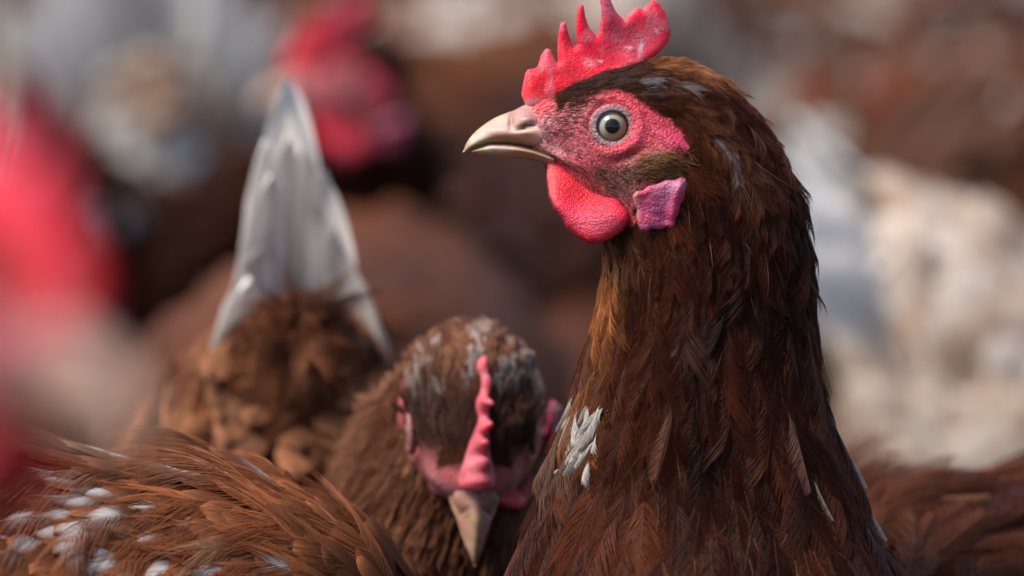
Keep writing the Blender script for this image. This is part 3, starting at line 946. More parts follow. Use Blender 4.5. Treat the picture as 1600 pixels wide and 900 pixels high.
class Hen:
    def __init__(self, label, head, centre, heading, pitch=0.0, size=1.0, neck=None, group=None, fine=False):
        self.head = head
        c = np.asarray(centre, float)
        h = math.radians(heading)
        f = np.array([math.cos(h), math.sin(h), 0.0])
        pr = math.radians(pitch)
        self.bf = f * math.cos(pr) - np.array([0, 0, 1.0]) * math.sin(pr)      # pitch > 0: breast down, tail up
        self.bu = f * math.sin(pr) + np.array([0, 0, 1.0]) * math.cos(pr)
        self.bl = np.cross(self.bu, self.bf)
        self.c, self.size = c, size
        root = bpy.data.objects.new('hen', None)
        root.empty_display_size = 0.05
        root.location = (c[0], c[1], 0)
        sc.collection.objects.link(root)
        root['label'] = label
        root['category'] = 'hen'
        if group:
            root['group'] = group
        self.root = root
        rings, canon = [], []
        hr = HEAD_RINGS if not neck else HEAD_RINGS + neck
        use = hr if neck else hr[:8]
        for r in use:
            rings.append(head.ring(r)); canon.append(r[:4])
        self.nhead = len(use)
        brings = []
        for (x, z, hh, ww) in BODY:
            brings.append(np.concatenate([self.b(x, 0, z), self.bu * hh * size, self.bl * ww * size]))
        if not neck:      # bend a neck between skull and shoulders
            r0, r1 = rings[-1], brings[0]
            t0 = np.cross(r0[3:6], r0[6:9]); t0 = unit(t0)
            if t0 @ head.F > 0:
                t0 = -t0
            t1 = -self.bf
            dist = np.linalg.norm(r1[:3] - r0[:3])
            for t in (0.22, 0.42, 0.62, 0.82):
                h00, h10, h01, h11 = 2 * t ** 3 - 3 * t ** 2 + 1, t ** 3 - 2 * t ** 2 + t, -2 * t ** 3 + 3 * t ** 2, t ** 3 - t ** 2
                p = h00 * r0[:3] + h10 * t0 * dist * 0.9 + h01 * r1[:3] + h11 * t1 * dist * 0.9
                tan = unit((6 * t * t - 6 * t) * (r0[:3] - r1[:3]) + (3 * t * t - 4 * t + 1) * t0 * dist * 0.9 + (3 * t * t - 2 * t) * t1 * dist * 0.9)
                lat = r0[6:9] * (1 - t) + r1[6:9] * t
                rl = np.linalg.norm(r0[6:9]) * (1 - t) + np.linalg.norm(r1[6:9]) * t
                lat = unit(lat - tan * (lat @ tan))
                av = np.cross(tan, lat)
                ref = r0[3:6] * (1 - t) + r1[3:6] * t
                if av @ ref < 0:
                    av = -av
                ra = min(np.linalg.norm(r0[3:6]), 0.024 * size) * (1 - t) + np.linalg.norm(r1[3:6]) * t
                rings.append(np.concatenate([p, av * ra, lat * rl])); canon.append(CANON_FAR)
        else:
            pass
        for b in brings if not neck else brings[2:]:
            rings.append(b); canon.append(CANON_FAR)
        self.nbody = len(rings) - len(BODY)
        if fine:
            sub = [22] * 7 + [14] * (len(rings) - 8)
            if neck:
                sub[len(use) - 1] = 50
            T = 260 if fine == 2 else 160
        else:
            sub, T = 6, 40
        self.loft = Loft(rings, canon, sub, T, head.k)

    def b(self, x, y, z):
        return self.c + self.size * (x * self.bf + y * self.bl + z * self.bu)

    def body_mesh(self, under, wan=0.0):
        lo = self.loft
        V, F = lo.mesh()
        sk = skin_mask(lo.px, lo.py) * (lo.par < 7.8)[:, None]
        if wan:
            sk = sk * (1 - np.clip(gauss(lo.px, lo.py, 935, 158, 42, 22, 0.1) * 1.5, 0, 1))
        self.sk = sk
        face = paint((0.52, 0.038, 0.06), FACE_LAYERS, lo.px, lo.py)
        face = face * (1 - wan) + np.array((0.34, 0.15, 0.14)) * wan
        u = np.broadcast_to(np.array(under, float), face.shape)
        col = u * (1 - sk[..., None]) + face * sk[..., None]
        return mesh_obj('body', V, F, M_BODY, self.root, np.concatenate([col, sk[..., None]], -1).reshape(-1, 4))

    def features(self, step=5.0, comb=0, eyes=(1, -1), fine=False):
        h, r = self.head, self.root
        make_comb(h, r, step, comb)
        for s in (1, -1):
            make_wattle(h, r, s, step, 1.0 if comb == 0 else 0.75)
            make_lobe(h, r, s, step)
            make_eye(h, r, s, 64 if fine else 24, lid='pink' if comb == 1 else True)
        make_beak(h, r, 70 if fine else 30, 48 if fine else 20, comb == 1)

    def legs(self):
        for s in (1, -1):
            hip = self.b(-0.01, s * 0.035, -0.075)
            foot = np.array([hip[0], hip[1], 0.008])
            f = unit(np.array([self.bf[0], self.bf[1], 0]))
            l = np.array([-f[1], f[0], 0])
            parts = [tube([hip + [0, 0, .02], hip * 0.5 + foot * 0.5 - f * 0.006, foot], [0.013, 0.0065, 0.006], 8)]
            for a in (-0.6, 0, 0.6, math.pi):
                d = f * math.cos(a) + l * math.sin(a)
                ln = 0.045 if a != math.pi else 0.02
                parts.append(tube([foot, foot + d * ln * 0.5 + [0, 0, 0.001], foot + d * ln - [0, 0, 0.004]], [0.006, 0.005, 0.002], 6))
            v, fc = merge(parts)
            mesh_obj('leg', v, fc, M_LEG, self.root)

    def tail(self, n, length, col, tip, tipmix, spread=0.5, rise=55, width=0.016, g=rng, nl=9, colvar=0.2, xbase=-0.135, tent=0.9, base=0.022, fade=(0.35, 0.8), short=0.28, round_=6, cov=None, barbed=False):
        """Stiff tail feathers folded like a tent, each a part of its own."""
        for k in range(n):
            q = (k + 0.5) / n * 2 - 1
            a = math.radians(rise) - 0.25 * abs(q) + g.normal(0, 0.05)
            f = -self.bf * math.cos(a) + self.bu * math.sin(a)
            f = unit(f + self.bl * q * spread)
            nn = unit(np.cross(f, self.bl) * (1 if True else -1))
            if nn @ self.bu < 0:
                nn = -nn
            nn = unit(nn * (1 - tent * abs(q)) + self.bl * np.sign(q) * tent)
            nn = unit(nn - f * (nn @ f))
            b = np.cross(nn, f)
            p = self.b(xbase, q * base, 0.05 - 0.03 * abs(q))
            L = length * (1 - short * abs(q) + g.normal(0, 0.04))
            v, c, u, F = vane(p, f, b, nn, L, width * (1 + g.normal(0, 0.1)), np.clip(np.array(col) * (1 + g.normal(0, colvar)), 0, .85), tip, tipmix * (0.7 + 0.3 * g.random()), nl, 5, round_, 0.05, 0.25,
                              g.normal(0, 0.03), shaft=np.clip(np.array(tip) * 1.1, 0, .9), g=g, fade=fade)
            tf = mesh_obj('tail_feather', v, F, M_VANE, self.root, c, u)
            if barbed:
                s1 = dict(pos=(p + nn * 0.0006)[None], nrm=nn[None], flow=f[None])
                A, R, Cc = barb_feathers(s1, np.array([L * 0.88]), np.array([width * 0.95 / L]), np.array([col]), np.array([120]), np.array([1.0e-4]), np.array([0.01]), g, pointed=2.6, jitter=0.0,
                                         tipcol=np.array([tip]), tipmix=np.array([1.0]), sway=0.0, rolls=0.0)
                curves_obj('barbs', A[0], R[0], Cc[0], M_BARB, tf)
        V, C, U, Fs, o = [], [], [], [], 0
        a = math.radians(rise)
        ax = -self.bf * math.cos(a) + self.bu * math.sin(a)
        up = unit(np.cross(self.bl, ax)); up = up if up @ self.bu > 0 else -up
        for k in range(220):                       # short coverts wrapped round the foot of the tail
            ph = g.random() * 2 * math.pi
            rad = unit(self.bl * math.cos(ph) + up * math.sin(ph))
            f = unit(ax * 0.9 - self.bf * 0.3 * (math.sin(ph) < 0) + rad * (0.16 + 0.12 * g.random()) + g.normal(0, 0.1, 3))
            nn = unit(rad - f * (rad @ f)); b = np.cross(nn, f)
            rr = math.sqrt(g.random())
            p = self.b(xbase + 0.012, 0, 0.032) + self.size * (self.bl * math.cos(ph) * 0.024 * rr + up * math.sin(ph) * 0.017 * rr - ax * 0.02 * g.random())
            cc = np.array(cov if cov is not None else col) * (0.45 + 0.8 * g.random())
            v, c, u, F = vane(p, f, b, nn, self.size * (0.022 + 0.012 * g.random()), 0.0062, cc, np.clip(cc * 1.7, 0, .8), 0.6, 5, 3, 3.5, 0.1, 0.3, g=g)
            V.append(v); C.append(c); U.append(u); Fs.append(F + o); o += len(v)
        for k in range(70):                        # fluff over the vent
            ph = g.random() * 2 * math.pi; rr = 0.02 * math.sqrt(g.random())
            p = self.b(-0.163, rr * math.cos(ph), 0.044 + rr * math.sin(ph))
            f = unit(-self.bu * 0.8 - self.bf * 0.35 + self.bl * math.cos(ph) * 0.4 + g.normal(0, 0.15, 3))
            nn = unit(-self.bf + self.bu * 0.3); nn = unit(nn - f * (nn @ f)); b = np.cross(nn, f)
            cc = np.array(cov if cov is not None else col) * (0.5 + 0.9 * g.random())
            v, c, u, F = vane(p, f, b, nn, self.size * (0.013 + 0.006 * g.random()), 0.0055, cc, np.clip(cc * 1.6, 0, .8), 0.6, 5, 3, 3.5, 0.1, 0.3, g=g)
            V.append(v); C.append(c); U.append(u); Fs.append(F + o); o += len(v)
        mesh_obj('tail_coverts', np.concatenate(V), np.concatenate(Fs), M_VANE, self.root, np.concatenate(C), np.concatenate(U), kind='stuff')

    def vane_plumage(self, n, pal, g, Lr=(0.016, 0.04), white=0.1, parmin=None, name='plumage', patch=24.0, seed=0, nl=5, nw=3, wmax=0.42, lift=0.13, rump=0.0):
        lo = self.loft
        w = np.ones_like(lo.px)
        w *= (1 - getattr(self, 'sk', np.zeros_like(w)))
        pa = lo.par
        w *= (1 + 3 * (1 - smooth(5, 10, pa)))[:, None] * smooth(2.4, 3.4, pa)[:, None]
        if parmin is not None:
            w *= smooth(parmin, parmin + 2, pa)[:, None]
        w *= (1 + rump * smooth(self.nbody + 3, self.nbody + 6, pa))[:, None]
        s = lo.scatter(n, w, g)
        t = smooth(4, self.nbody + 2, s['par'])
        L = (Lr[0] * (1 - t) + Lr[1] * t) * (1 + g.normal(0, 0.12, n))
        L = L * np.where(s['par'] < 7, 0.55, 1)
        W = L * (0.22 * (1 - t) + wmax * t)
        nz = vnoise(s['pos'], patch, seed)
        nz2 = vnoise(s['pos'], patch * 2.6, seed + 3)
        dark, midc, light, wh = [np.array(c) for c in pal]
        k = np.clip(nz * 0.7 + g.random(n) * 0.5 - 0.1, 0, 1)[:, None]
        col = np.where(k < 0.5, dark * (1 - 2 * k) + midc * 2 * k, midc * (2 - 2 * k) + light * (2 * k - 1))
        isw = (nz2 + g.normal(0, 0.08, n)) > (1 - white)
        col = np.where(isw[:, None], wh * (0.8 + 0.3 * g.random((n, 1))), col)
        tip = np.where(isw[:, None], wh, light)
        tm = np.where(isw, 0.6, 0.55 * g.random(n))
        v, c, u, F = vane_batch(s, L, W, col, tip, tm, lift, g, nl, nw)
        return mesh_obj(name, v, F, M_VANE, self.root, c, u, kind='stuff')


BROWN = ((0.028, 0.008, 0.004), (0.095, 0.028, 0.011), (0.21, 0.075, 0.03), (0.62, 0.57, 0.52))
DARK = ((0.010, 0.004, 0.003), (0.030, 0.009, 0.005), (0.065, 0.022, 0.011), (0.4, 0.34, 0.3))
PALE = ((0.11, 0.042, 0.019), (0.30, 0.15, 0.08), (0.50, 0.34, 0.24), (0.72, 0.68, 0.64))

# ------------------------------------------------------------------ ground
gm = bpy.data.meshes.new('ground')
gm.from_pydata([(-900, -900, 0), (900, -900, 0), (900, 900, 0), (-900, 900, 0)], [], [(0, 1, 2, 3)])
gm.materials.append(M_GROUND)
link(bpy.data.objects.new('ground', gm), None, 'structure')

# ------------------------------------------------------------------ feathering made of single barbs, for birds in focus
def tri(k, dark, midc, light):
    k = np.clip(k, 0, 1)[:, None]
    return np.where(k < 0.5, np.array(dark) * (1 - 2 * k) + np.array(midc) * 2 * k, np.array(midc) * (2 - 2 * k) + np.array(light) * (2 * k - 1))


def barb_plumage(hen, cover, length, colour, g, toward, n_parts=0, part_name='hackle_feather', part_zone=None, ratio=(0.20, 0.36), rad=4.6e-5, lift=0.075, parmax=99, fine=True):
    """cover: how many feathers deep the coat is. length(par): metres. colour(s, n): feather colours."""
    lo = hen.loft
    Lg = length(lo.par)[:, None] * np.ones_like(lo.px)
    facing = np.sum(lo.N * toward, -1)
    w = (1 - hen.sk) / Lg ** 2 * np.where(facing > -0.35, 1.0, 0.3) * (lo.par < parmax)[:, None] * smooth(2.2, 3.2, lo.par)[:, None] * np.interp(lo.par, [3, 9, 13, 17, 19], [1, 1, 1.6, 2.2, 1.6])[:, None]
    n = int(cover * (lo.area * w)[:-1].sum())
    s = lo.scatter(n, w, g)
    L = length(s['par']) * np.clip(1 + g.normal(0, 0.14, n), 0.6, 1.25)
    rt = (ratio[0] + (ratio[1] - ratio[0]) * g.random(n))
    col, tip, tm = colour(s, n, L)
    nbs = np.clip((L / 0.00030).astype(int), 11, 84) if fine else np.clip((L / 0.00045).astype(int), 9, 50)
    nbs = (nbs // 6) * 6 + 1
    radius = rad * np.clip(0.7 + 0.5 * L / 0.02, 0.7, 1.35)
    A, R, C = barb_feathers(s, L, rt, col, nbs, radius, np.full(n, lift), g, tipcol=tip, tipmix=tm)
    parts = []
    if n_parts:
        z = part_zone(s, L)
        parts = np.argsort(-z)[:n_parts]
    own = set(int(k) for k in parts)
    for k in parts:
        curves_obj(part_name, A[k], R[k], C[k], M_BARB, hen.root)
    rest = [k for k in range(n) if k not in own]
    curves_obj('plumage', np.concatenate([A[k] for k in rest]), np.concatenate([R[k] for k in rest]), np.concatenate([C[k] for k in rest]), M_BARB, hen.root, 'stuff')
    print('feathers', n, 'barbs', sum(len(a) for a in A))
    return s


def bristles(hen, n, L0, cols, g, weight, name, rad=4.5e-5, lift=0.35, curl=0.0, dirf=None):
    lo = hen.loft
    s = lo.scatter(n, weight, g)
    flow = s['flow'] if dirf is None else dirf(s)
    f, b, nn = frames(unit(flow + g.normal(0, 0.22, (n, 3))), s['nrm'])
    L = L0 * np.clip(1 + g.normal(0, 0.3, n), 0.4, 2)
    a = lift + g.normal(0, 0.12, n)
    u = np.linspace(0, 1, 4)
    p = s['pos'][:, None] + (u[None] * L[:, None])[..., None] * (f * np.cos(a)[:, None])[:, None] + \
        ((u[None] - 0.6 * u[None] ** 2) * L[:, None] * np.sin(a)[:, None])[..., None] * nn[:, None] + (g.normal(0, 0.15, n)[:, None] * u[None] ** 2 * L[:, None])[..., None] * b[:, None]
    r = np.full((n, 4), rad) * np.array([1, 0.9, 0.7, 0.25])
    c = cols(s, n)[:, None, :] * np.ones((1, 4, 1))
    return curves_obj(name, p, r, c, M_BARB, hen.root, 'stuff')


TOCAM = -FWD

# ------------------------------------------------------------------ the standing hen, in profile
g1 = np.random.default_rng(21)
h_main = Hen('sharp chestnut brown hen standing tall in profile with tall red comb and pale eye', Head(P(955, 200), -RIGHT, UPV), P(1640, 1165, 0.12), 218, 2, 1.0, neck=NECK_RINGS, fine=2)
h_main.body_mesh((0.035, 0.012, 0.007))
h_main.features(2.6, 0, fine=True)
h_main.legs()


def main_len(par):
    return np.interp(par, [2, 3.5, 5, 7, 8.5, 10, 12, 14, 16, 18, 21, 30], [.0035, .0045, .0055, .0065, .0078, .0100, .0132, .019, .026, .032, .036, .036])


def main_col(s, n, L):
    px, py = s['px'], s['py']
    near = s['side'] > -0.2
    q = s['pos']
    k = -0.03 + 0.55 * vnoise(q * np.array([1, 1, 0.4]), 150, 1) + 0.30 * vnoise(q, 420, 2) + 0.18 * (g1.random(n) - 0.5)
    k = k - 0.16 * gauss(px, py, 1190, 420, 110, 160) - 0.22 * gauss(px, py, 1120, 720, 80, 170, -0.25) + 0.22 * gauss(px, py, 950, 790, 75, 130) + 0.12 * gauss(px, py, 1130, 220, 80, 80)  # broad shading and highlights of the neck, put into the feather tone
    far = px > 3000
    k = np.where(far, 0.08 + 1.15 * vnoise(q * np.array([0.5, 0.5, 1]), 110, 3) + 0.2 * (g1.random(n) - 0.5), k)
    col = tri(k, (0.008, 0.0024, 0.002), (0.056, 0.0128, 0.0062), (0.19, 0.052, 0.019))

    def lay(cx, cy, rx, ry, ang, c, a, rnd=0.0):
        nonlocal col
        w = np.clip(gauss(px, py, cx, cy, rx, ry, ang) * 1.3, 0, 1) * a
        w = w * np.where(g1.random(n) < rnd, 0, 1)
        w = (w * near)[:, None]
        col = col * (1 - w) + np.array(c) * w
    lay(1045, 104, 60, 16, 0.25, (0.30, 0.12, 0.05), 0.8)  # golden top light on the crown, put into the feather colour
    lay(935, 135, 50, 16, -0.25, (0.045, 0.022, 0.016), 0.85)
    lay(1000, 140, 13, 9, 0.3, (0.42, 0.42, 0.44), 0.7, 0.6); lay(1036, 136, 9, 6, 0.3, (0.44, 0.42, 0.4), 0.7, 0.6)
    lay(1112, 178, 8, 9, 0.6, (0.40, 0.40, 0.42), 0.7, 0.5); lay(1104, 207, 11, 7, 0.2, (0.40, 0.40, 0.42), 0.7, 0.5)
    lay(1128, 238, 8, 26, -0.5, (0.33, 0.31, 0.36), 0.6, 0.4)
    lay(1075, 175, 45, 20, 0.5, (0.15, 0.058, 0.026), 0.6)
    lay(1140, 245, 30, 50, -0.6, (0.13, 0.048, 0.022), 0.5)
    lay(945, 440, 22, 60, 0.1, (0.34, 0.11, 0.03), 0.7); lay(965, 395, 12, 16, 0, (0.40, 0.24, 0.12), 0.55)  # first layer: warm rim light on the throat, put into the colour
    lay(1290, 540, 14, 40, -0.1, (0.36, 0.17, 0.07), 0.75)  # backlit orange edge of the neck, put into the feather colour
    lay(915, 640, 20, 22, -0.3, (0.30, 0.20, 0.15), 0.3, 0.5)
    lay(1080, 495, 12, 26, 0, (0.13, 0.085, 0.065), 0.6, 0.3)
    lay(935, 590, 30, 30, 0, (0.30, 0.11, 0.035), 0.6)
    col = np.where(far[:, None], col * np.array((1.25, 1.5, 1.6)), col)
    tip = np.clip(col * 1.7 + np.array((0.02, 0.006, 0.002)), 0, 0.8)
    tm = g1.random(n) * 0.7
    return col, tip, tm


def zone(s, L):
    vis = np.sum(s['nrm'] * TOCAM, -1)
    return np.where((vis > 0.1) & (s['py'] < 900) & (s['px'] < 3000), L, 0)


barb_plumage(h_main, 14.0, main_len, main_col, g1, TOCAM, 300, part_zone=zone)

lo = h_main.loft
wear = np.clip(gauss(lo.px, lo.py, 1032, 262, 42, 24, -0.1) * 1.5, 0, 1) * (lo.par < 8)[:, None]


def ear_dir(s):
    dx = 1.0; dy = 0.25 + (s['px'] - 1030) / 60.0
    H = h_main.head
    return unit(-H.F[None] * np.ones((len(s['px']), 1)) - H.U[None] * dy[:, None])


bristles(h_main, 1500, 0.0026, lambda s, n: tri(g1.random(n) * 0.8 + 0.1, (0.04, 0.014, 0.007), (0.19, 0.08, 0.035), (0.42, 0.23, 0.11)), g1, wear ** 2, 'ear_tuft', 5e-5, 0.3, dirf=ear_dir)
notlid = smooth(37, 42, np.hypot(lo.px - EYE[0], lo.py - EYE[1])) * (lo.par < 7.9)[:, None] * (lo.par > 0.6)[:, None]
wb = h_main.sk * notlid * (0.25 + 1.6 * gauss(lo.px, lo.py, 900, 175, 45, 35) + 1.1 * gauss(lo.px, lo.py, 960, 290, 70, 30, 0.5) + 0.5 * gauss(lo.px, lo.py, 870, 205, 40, 30))
bristles(h_main, 2600, 0.0015, lambda s, n: tri(g1.random(n), (0.015, 0.006, 0.005), (0.06, 0.025, 0.02), (0.2, 0.09, 0.07)), g1, wb, 'face_bristle', 4.6e-5, 0.3)
wbrow = gauss(lo.px, lo.py, 905, 148, 40, 13, -0.6) * (lo.par < 7)[:, None]
bristles(h_main, 420, 0.0046, lambda s, n: tri(g1.random(n) * 0.6, (0.012, 0.006, 0.005), (0.05, 0.02, 0.014), (0.2, 0.09, 0.05)), g1, wbrow, 'brow_bristle', 5.5e-5, 0.3)
wchin = gauss(lo.px, lo.py, 850, 258, 14, 8, 0.4) * (lo.par < 3)[:, None]
bristles(h_main, 60, 0.0028, lambda s, n: tri(g1.random(n), (0.02, 0.01, 0.008), (0.2, 0.13, 0.07), (0.4, 0.3, 0.2)), g1, wchin, 'chin_bristle', 4.5e-5, 0.7)

wl = smooth(6, 9, lo.par)[:, None] * (1 - smooth(17.2, 18, lo.par))[:, None] * (np.sum(lo.N * TOCAM, -1) > -0.4) * (1 - h_main.sk)
bristles(h_main, 2600, 0.0085, lambda s, n: tri(g1.random(n) ** 1.6, (0.05, 0.014, 0.008), (0.16, 0.05, 0.022), (0.46, 0.24, 0.12)), g1, wl, 'highlight_filoplume', 3.2e-5, 0.22)  # loose hairs added in paler colour to give the neck streaky highlights

# pale quills that lie over the hackle
quills = [(1545, 742, 1592, 762, (0.66, 0.65, 0.64), .30), (1450, 790, 1530, 815, (0.30, 0.14, 0.07), .16), (1420, 760, 1500, 775, (0.30, 0.13, 0.06), .16),
          (1225, 650, 1240, 760, (0.20, 0.10, 0.07), .10), (1264, 755, 1272, 815, (0.42, 0.35, 0.29), .035), (1326, 715, 1342, 765, (0.40, 0.38, 0.37), .04), (1340, 785, 1384, 830, (0.46, 0.44, 0.43), .05),
          (1304, 545, 1309, 605, (0.4, 0.26, 0.16), .08), (1050, 640, 1040, 740, (0.20, 0.085, 0.05), .10)]
for k in range(44):      # the tuft of loose white down at the front of the neck
    x0, y0 = 914 + g1.normal(0, 20), 628 + 18 * (k % 5) + g1.normal(0, 8)
    ln = 24 + 24 * g1.random()
    an = 2.15 + g1.normal(0, 0.3)
    w = 0.16 + 0.40 * g1.random()
    quills.append((x0, y0, x0 + ln * math.cos(an), y0 + ln * math.sin(an), (w, w * 0.90, w * 0.82), .22))
flatG = lo.G.reshape(-1, 3); flatN = lo.N.reshape(-1, 3)
for (x0, y0, x1, y1, c, qr) in quills:
    # nearest skin point facing the camera at this place in the picture
    d = flatG - CAM
    zz = d @ FWD
    qx = 800 + (d @ RIGHT) / zz * DIST / SP; qy = 450 - (d @ UPV) / zz * DIST / SP
    cost = (qx - x0) ** 2 + (qy - y0) ** 2 + np.where(flatN @ TOCAM > -0.1, 0, 1e6)
    i = int(np.argmin(cost))
    dirv = RIGHT * (x1 - x0) - UPV * (y1 - y0)
    Lq = np.linalg.norm(dirv) * SP * 1.15
    s1 = dict(pos=(flatG[i] + flatN[i] * (0.0015 if qr > 0.2 else 0.0016))[None], nrm=flatN[i][None], flow=unit(dirv)[None])
    A, R, C = barb_feathers(s1, np.array([Lq]), np.array([qr]), np.array([c]), np.array([70]), np.array([3.6e-5]), np.array([0.12]), g1, jitter=0.02)
    curves_obj('hackle_feather', A[0], R[0], C[0], M_BARB, h_main.root)

# ------------------------------------------------------------------ the hen that looks down at us
g2 = np.random.default_rng(5)
pit = math.radians(58)
f2 = -FWD * math.cos(pit) - UPV * math.sin(pit) + RIGHT * 0.03
u2 = UPV * math.cos(pit) - FWD * math.sin(pit)
h_two = Hen('brown hen with bowed head facing the viewer, pale beak pointing down', Head(P(738, 676, 0.05), f2, u2 + RIGHT * 0.06, 0.98, 1.2), P(640, 1330, 0.20), 262, 0, 0.9, fine=1)
h_two.body_mesh((0.05, 0.018, 0.010), 0.55)
h_two.features(4.0, 1, fine=True)
h_two.legs()


def two_len(par):
    return np.interp(par, [2, 4, 6, 8, 10, 12, 14, 30], [.004, .005, .0055, .007, .012, .018, .024, .03])


def two_col(s, n, L):
    q = s['pos']
    px, py = s['px'], s['py']
    k = 0.2 + 0.5 * vnoise(q, 180, 8) + 0.4 * (g2.random(n) - 0.5) + 0.25 * ((px > 1000) & (s['par'] < 9))
    col = tri(k, (0.030, 0.010, 0.007), (0.13, 0.045, 0.023), (0.30, 0.14, 0.075))
    head = s['par'] < 8.3
    fl = vnoise(q, 330, 9) > 0.62
    w = (head & fl & (py < 190) & (px > 960))[:, None] * 0.5
    col = col * (1 - w) + np.array((0.52, 0.47, 0.45)) * w
    dk = (np.clip(gauss(px, py, 930, 150, 78, 40) * 1.5, 0, 1) * 0.75)[:, None]
    col = col * (1 - dk) + np.array((0.03, 0.016, 0.013)) * dk
    return col, np.clip(col * 1.8, 0, 0.8), g2.random(n) * 0.6


barb_plumage(h_two, 17.0, two_len, two_col, g2, TOCAM, 0, rad=7e-5, ratio=(0.2, 0.34), parmax=17, fine=False, lift=0.05)
h_two.vane_plumage(500, BROWN, g2, white=-0.3, parmin=13)
h_two.tail(10, 0.09, (0.12, 0.045, 0.02), (0.2, 0.09, 0.05), 0.6, rise=-12, g=g2)

# ------------------------------------------------------------------ the hen whose back fills the lower left corner
g3 = np.random.default_rng(9)
h_three = Hen('chestnut hen with scalloped back feathers flecked white, only its back and wing showing', Head(P(560, 1750, -0.02), RIGHT * 0.2 - UPV * 0.95, UPV * 0.2 + RIGHT * 0.95), P(-370, 1125, 0.01), 2, 8, 1.0, fine=1)
h_three.body_mesh((0.05, 0.018, 0.009))
h_three.features(6.0, 0)
h_three.legs()
h_three.vane_plumage(1500, BROWN, g3, white=-0.3, Lr=(0.014, 0.03), seed=4)
h_three.tail(10, 0.12, (0.3, 0.12, 0.05), (0.6, 0.55, 0.5), 0.7, g=g3)


def coverts(hen, n, g, pxr, pyr, spec, name, part=True):
    """Overlapping wing and back feathers laid in rows on the skin, each one a part."""
    lo = hen.loft
    G = lo.G.reshape(-1, 3); Nn = lo.N.reshape(-1, 3); Sf = lo.S.reshape(-1, 3)
    d = G - CAM; zz = d @ FWD
    qx = 800 + (d @ RIGHT) / zz * DIST / SP; qy = 450 - (d @ UPV) / zz * DIST / SP
    vis = (Nn @ TOCAM > -0.25) & (np.repeat(lo.par, lo.G.shape[1]) > hen.nbody - 1)
    rows = []
    xs = np.arange(pxr[0], pxr[1], pxr[2]); ys = np.arange(pyr[0], pyr[1], pyr[2])
    for a, y in enumerate(ys):
        for x in xs:
            rows.append((x + (a % 2) * pxr[2] / 2 + g.normal(0, pxr[2] * 0.12), y + g.normal(0, pyr[2] * 0.15)))
    for (x, y) in rows:
        cost = (qx - x) ** 2 + (qy - y) ** 2 + np.where(vis, 0, 1e7)
        i = int(np.argmin(cost))
        if cost[i] > 500:
            continue
        sp = spec(x, y)
        f, b, nn = frames(unit(Sf[i] + g.normal(0, 0.07, 3) + np.array([0, 0, sp.get('droop', 0)])), Nn[i])
        a = 0.13
        ff = f * math.cos(a) + nn * math.sin(a); n2 = nn * math.cos(a) - f * math.sin(a)
        v, c, u, F = vane(G[i] + Nn[i] * 0.003, ff, b, n2, sp['L'] * 0.94, sp['L'] * sp['ratio'] * 0.82, sp['col'], sp['tip'] * 0.8, sp['tm'], 10, 7, 4.5, 0.10, 0.22, g.normal(0, 0.04), band=sp.get('band'), g=g)
        fo = mesh_obj(name, v, F, M_VANE, hen.root, c, u)
        s1 = dict(pos=(G[i] + Nn[i] * 0.0032)[None], nrm=nn[None], flow=f[None])
        A, R, C = barb_feathers(s1, np.array([sp['L']]), np.array([sp['ratio']]), np.array([sp['col']]), np.array([43]), np.array([6.5e-5]), np.array([0.13]), g, pointed=8.0, jitter=0.02,
                                tipcol=np.array([sp['tip']]), tipmix=np.array([sp['tm']]), band=[sp.get('band')])
        curves_obj('barbs', A[0], R[0], C[0], M_BARB, fo)


def three_spec(x, y):
    r = g3.random()
    base = np.array((0.20, 0.066, 0.026)) * (0.6 + 0.8 * g3.random())
    sp = dict(L=0.020 + 0.004 * g3.random(), ratio=0.36, col=base * 0.7, tip=base * 1.45 + np.array((0.04, 0.018, 0.008)), tm=0.85, droop=-0.3 - 0.9 * smooth(450, 150, x))
    white = 0.55 * smooth(600, 150, x) * smooth(700, 820, y)
    if r < white:
        sp['band'] = ((0.66, 0.63, 0.60), 0.95); sp['ratio'] = 0.28
    elif r > 0.93:
        sp['tip'] = np.array((0.45, 0.26, 0.15)); sp['tm'] = 0.8
    return sp


coverts(h_three, 0, g3, (-60, 640, 40), (640, 960, 19), three_spec, 'covert_feather')

# ------------------------------------------------------------------ the hen with its tail up
g4 = np.random.default_rng(4)
h_four = Hen('hen seen from behind with upright white tail and mottled brown rump', Head(P(420, 1150, 0.52), FWD * 0.6 - UPV * 0.8, UPV * 0.6 + FWD * 0.8), P(440, 1050, 0.27), 95, 26, 1.0, fine=1)
h_four.body_mesh((0.10, 0.036, 0.016))
h_four.features(7.0, 0)
h_four.legs()




def four_col(s, n, L):
    k = -0.2 + 1.35 * vnoise(s['pos'], 100, 8) + 0.2 * (g4.random(n) - 0.5)
    col = tri(k, (0.05, 0.015, 0.007), (0.16, 0.054, 0.023), (0.46, 0.21, 0.10))
    return col, np.clip(col * 1.5, 0, 0.8), g4.random(n) * 0.6


barb_plumage(h_four, 9.0, lambda p: np.interp(p, [2, 8, 14, 30], [.007, .011, .013, .012]), four_col, g4, TOCAM, 0, rad=1.2e-4, ratio=(0.35, 0.5), lift=0.05, fine=False)
h_four.tail(15, 0.086, (0.40, 0.20, 0.09), (0.80, 0.77, 0.73), 1.0, -0.25, 74, 0.0092, g4, 14, tent=0.45, base=0.03, fade=(0.40, 0.66), colvar=0.35, short=0.26, round_=2.6, cov=(0.20, 0.08, 0.036))

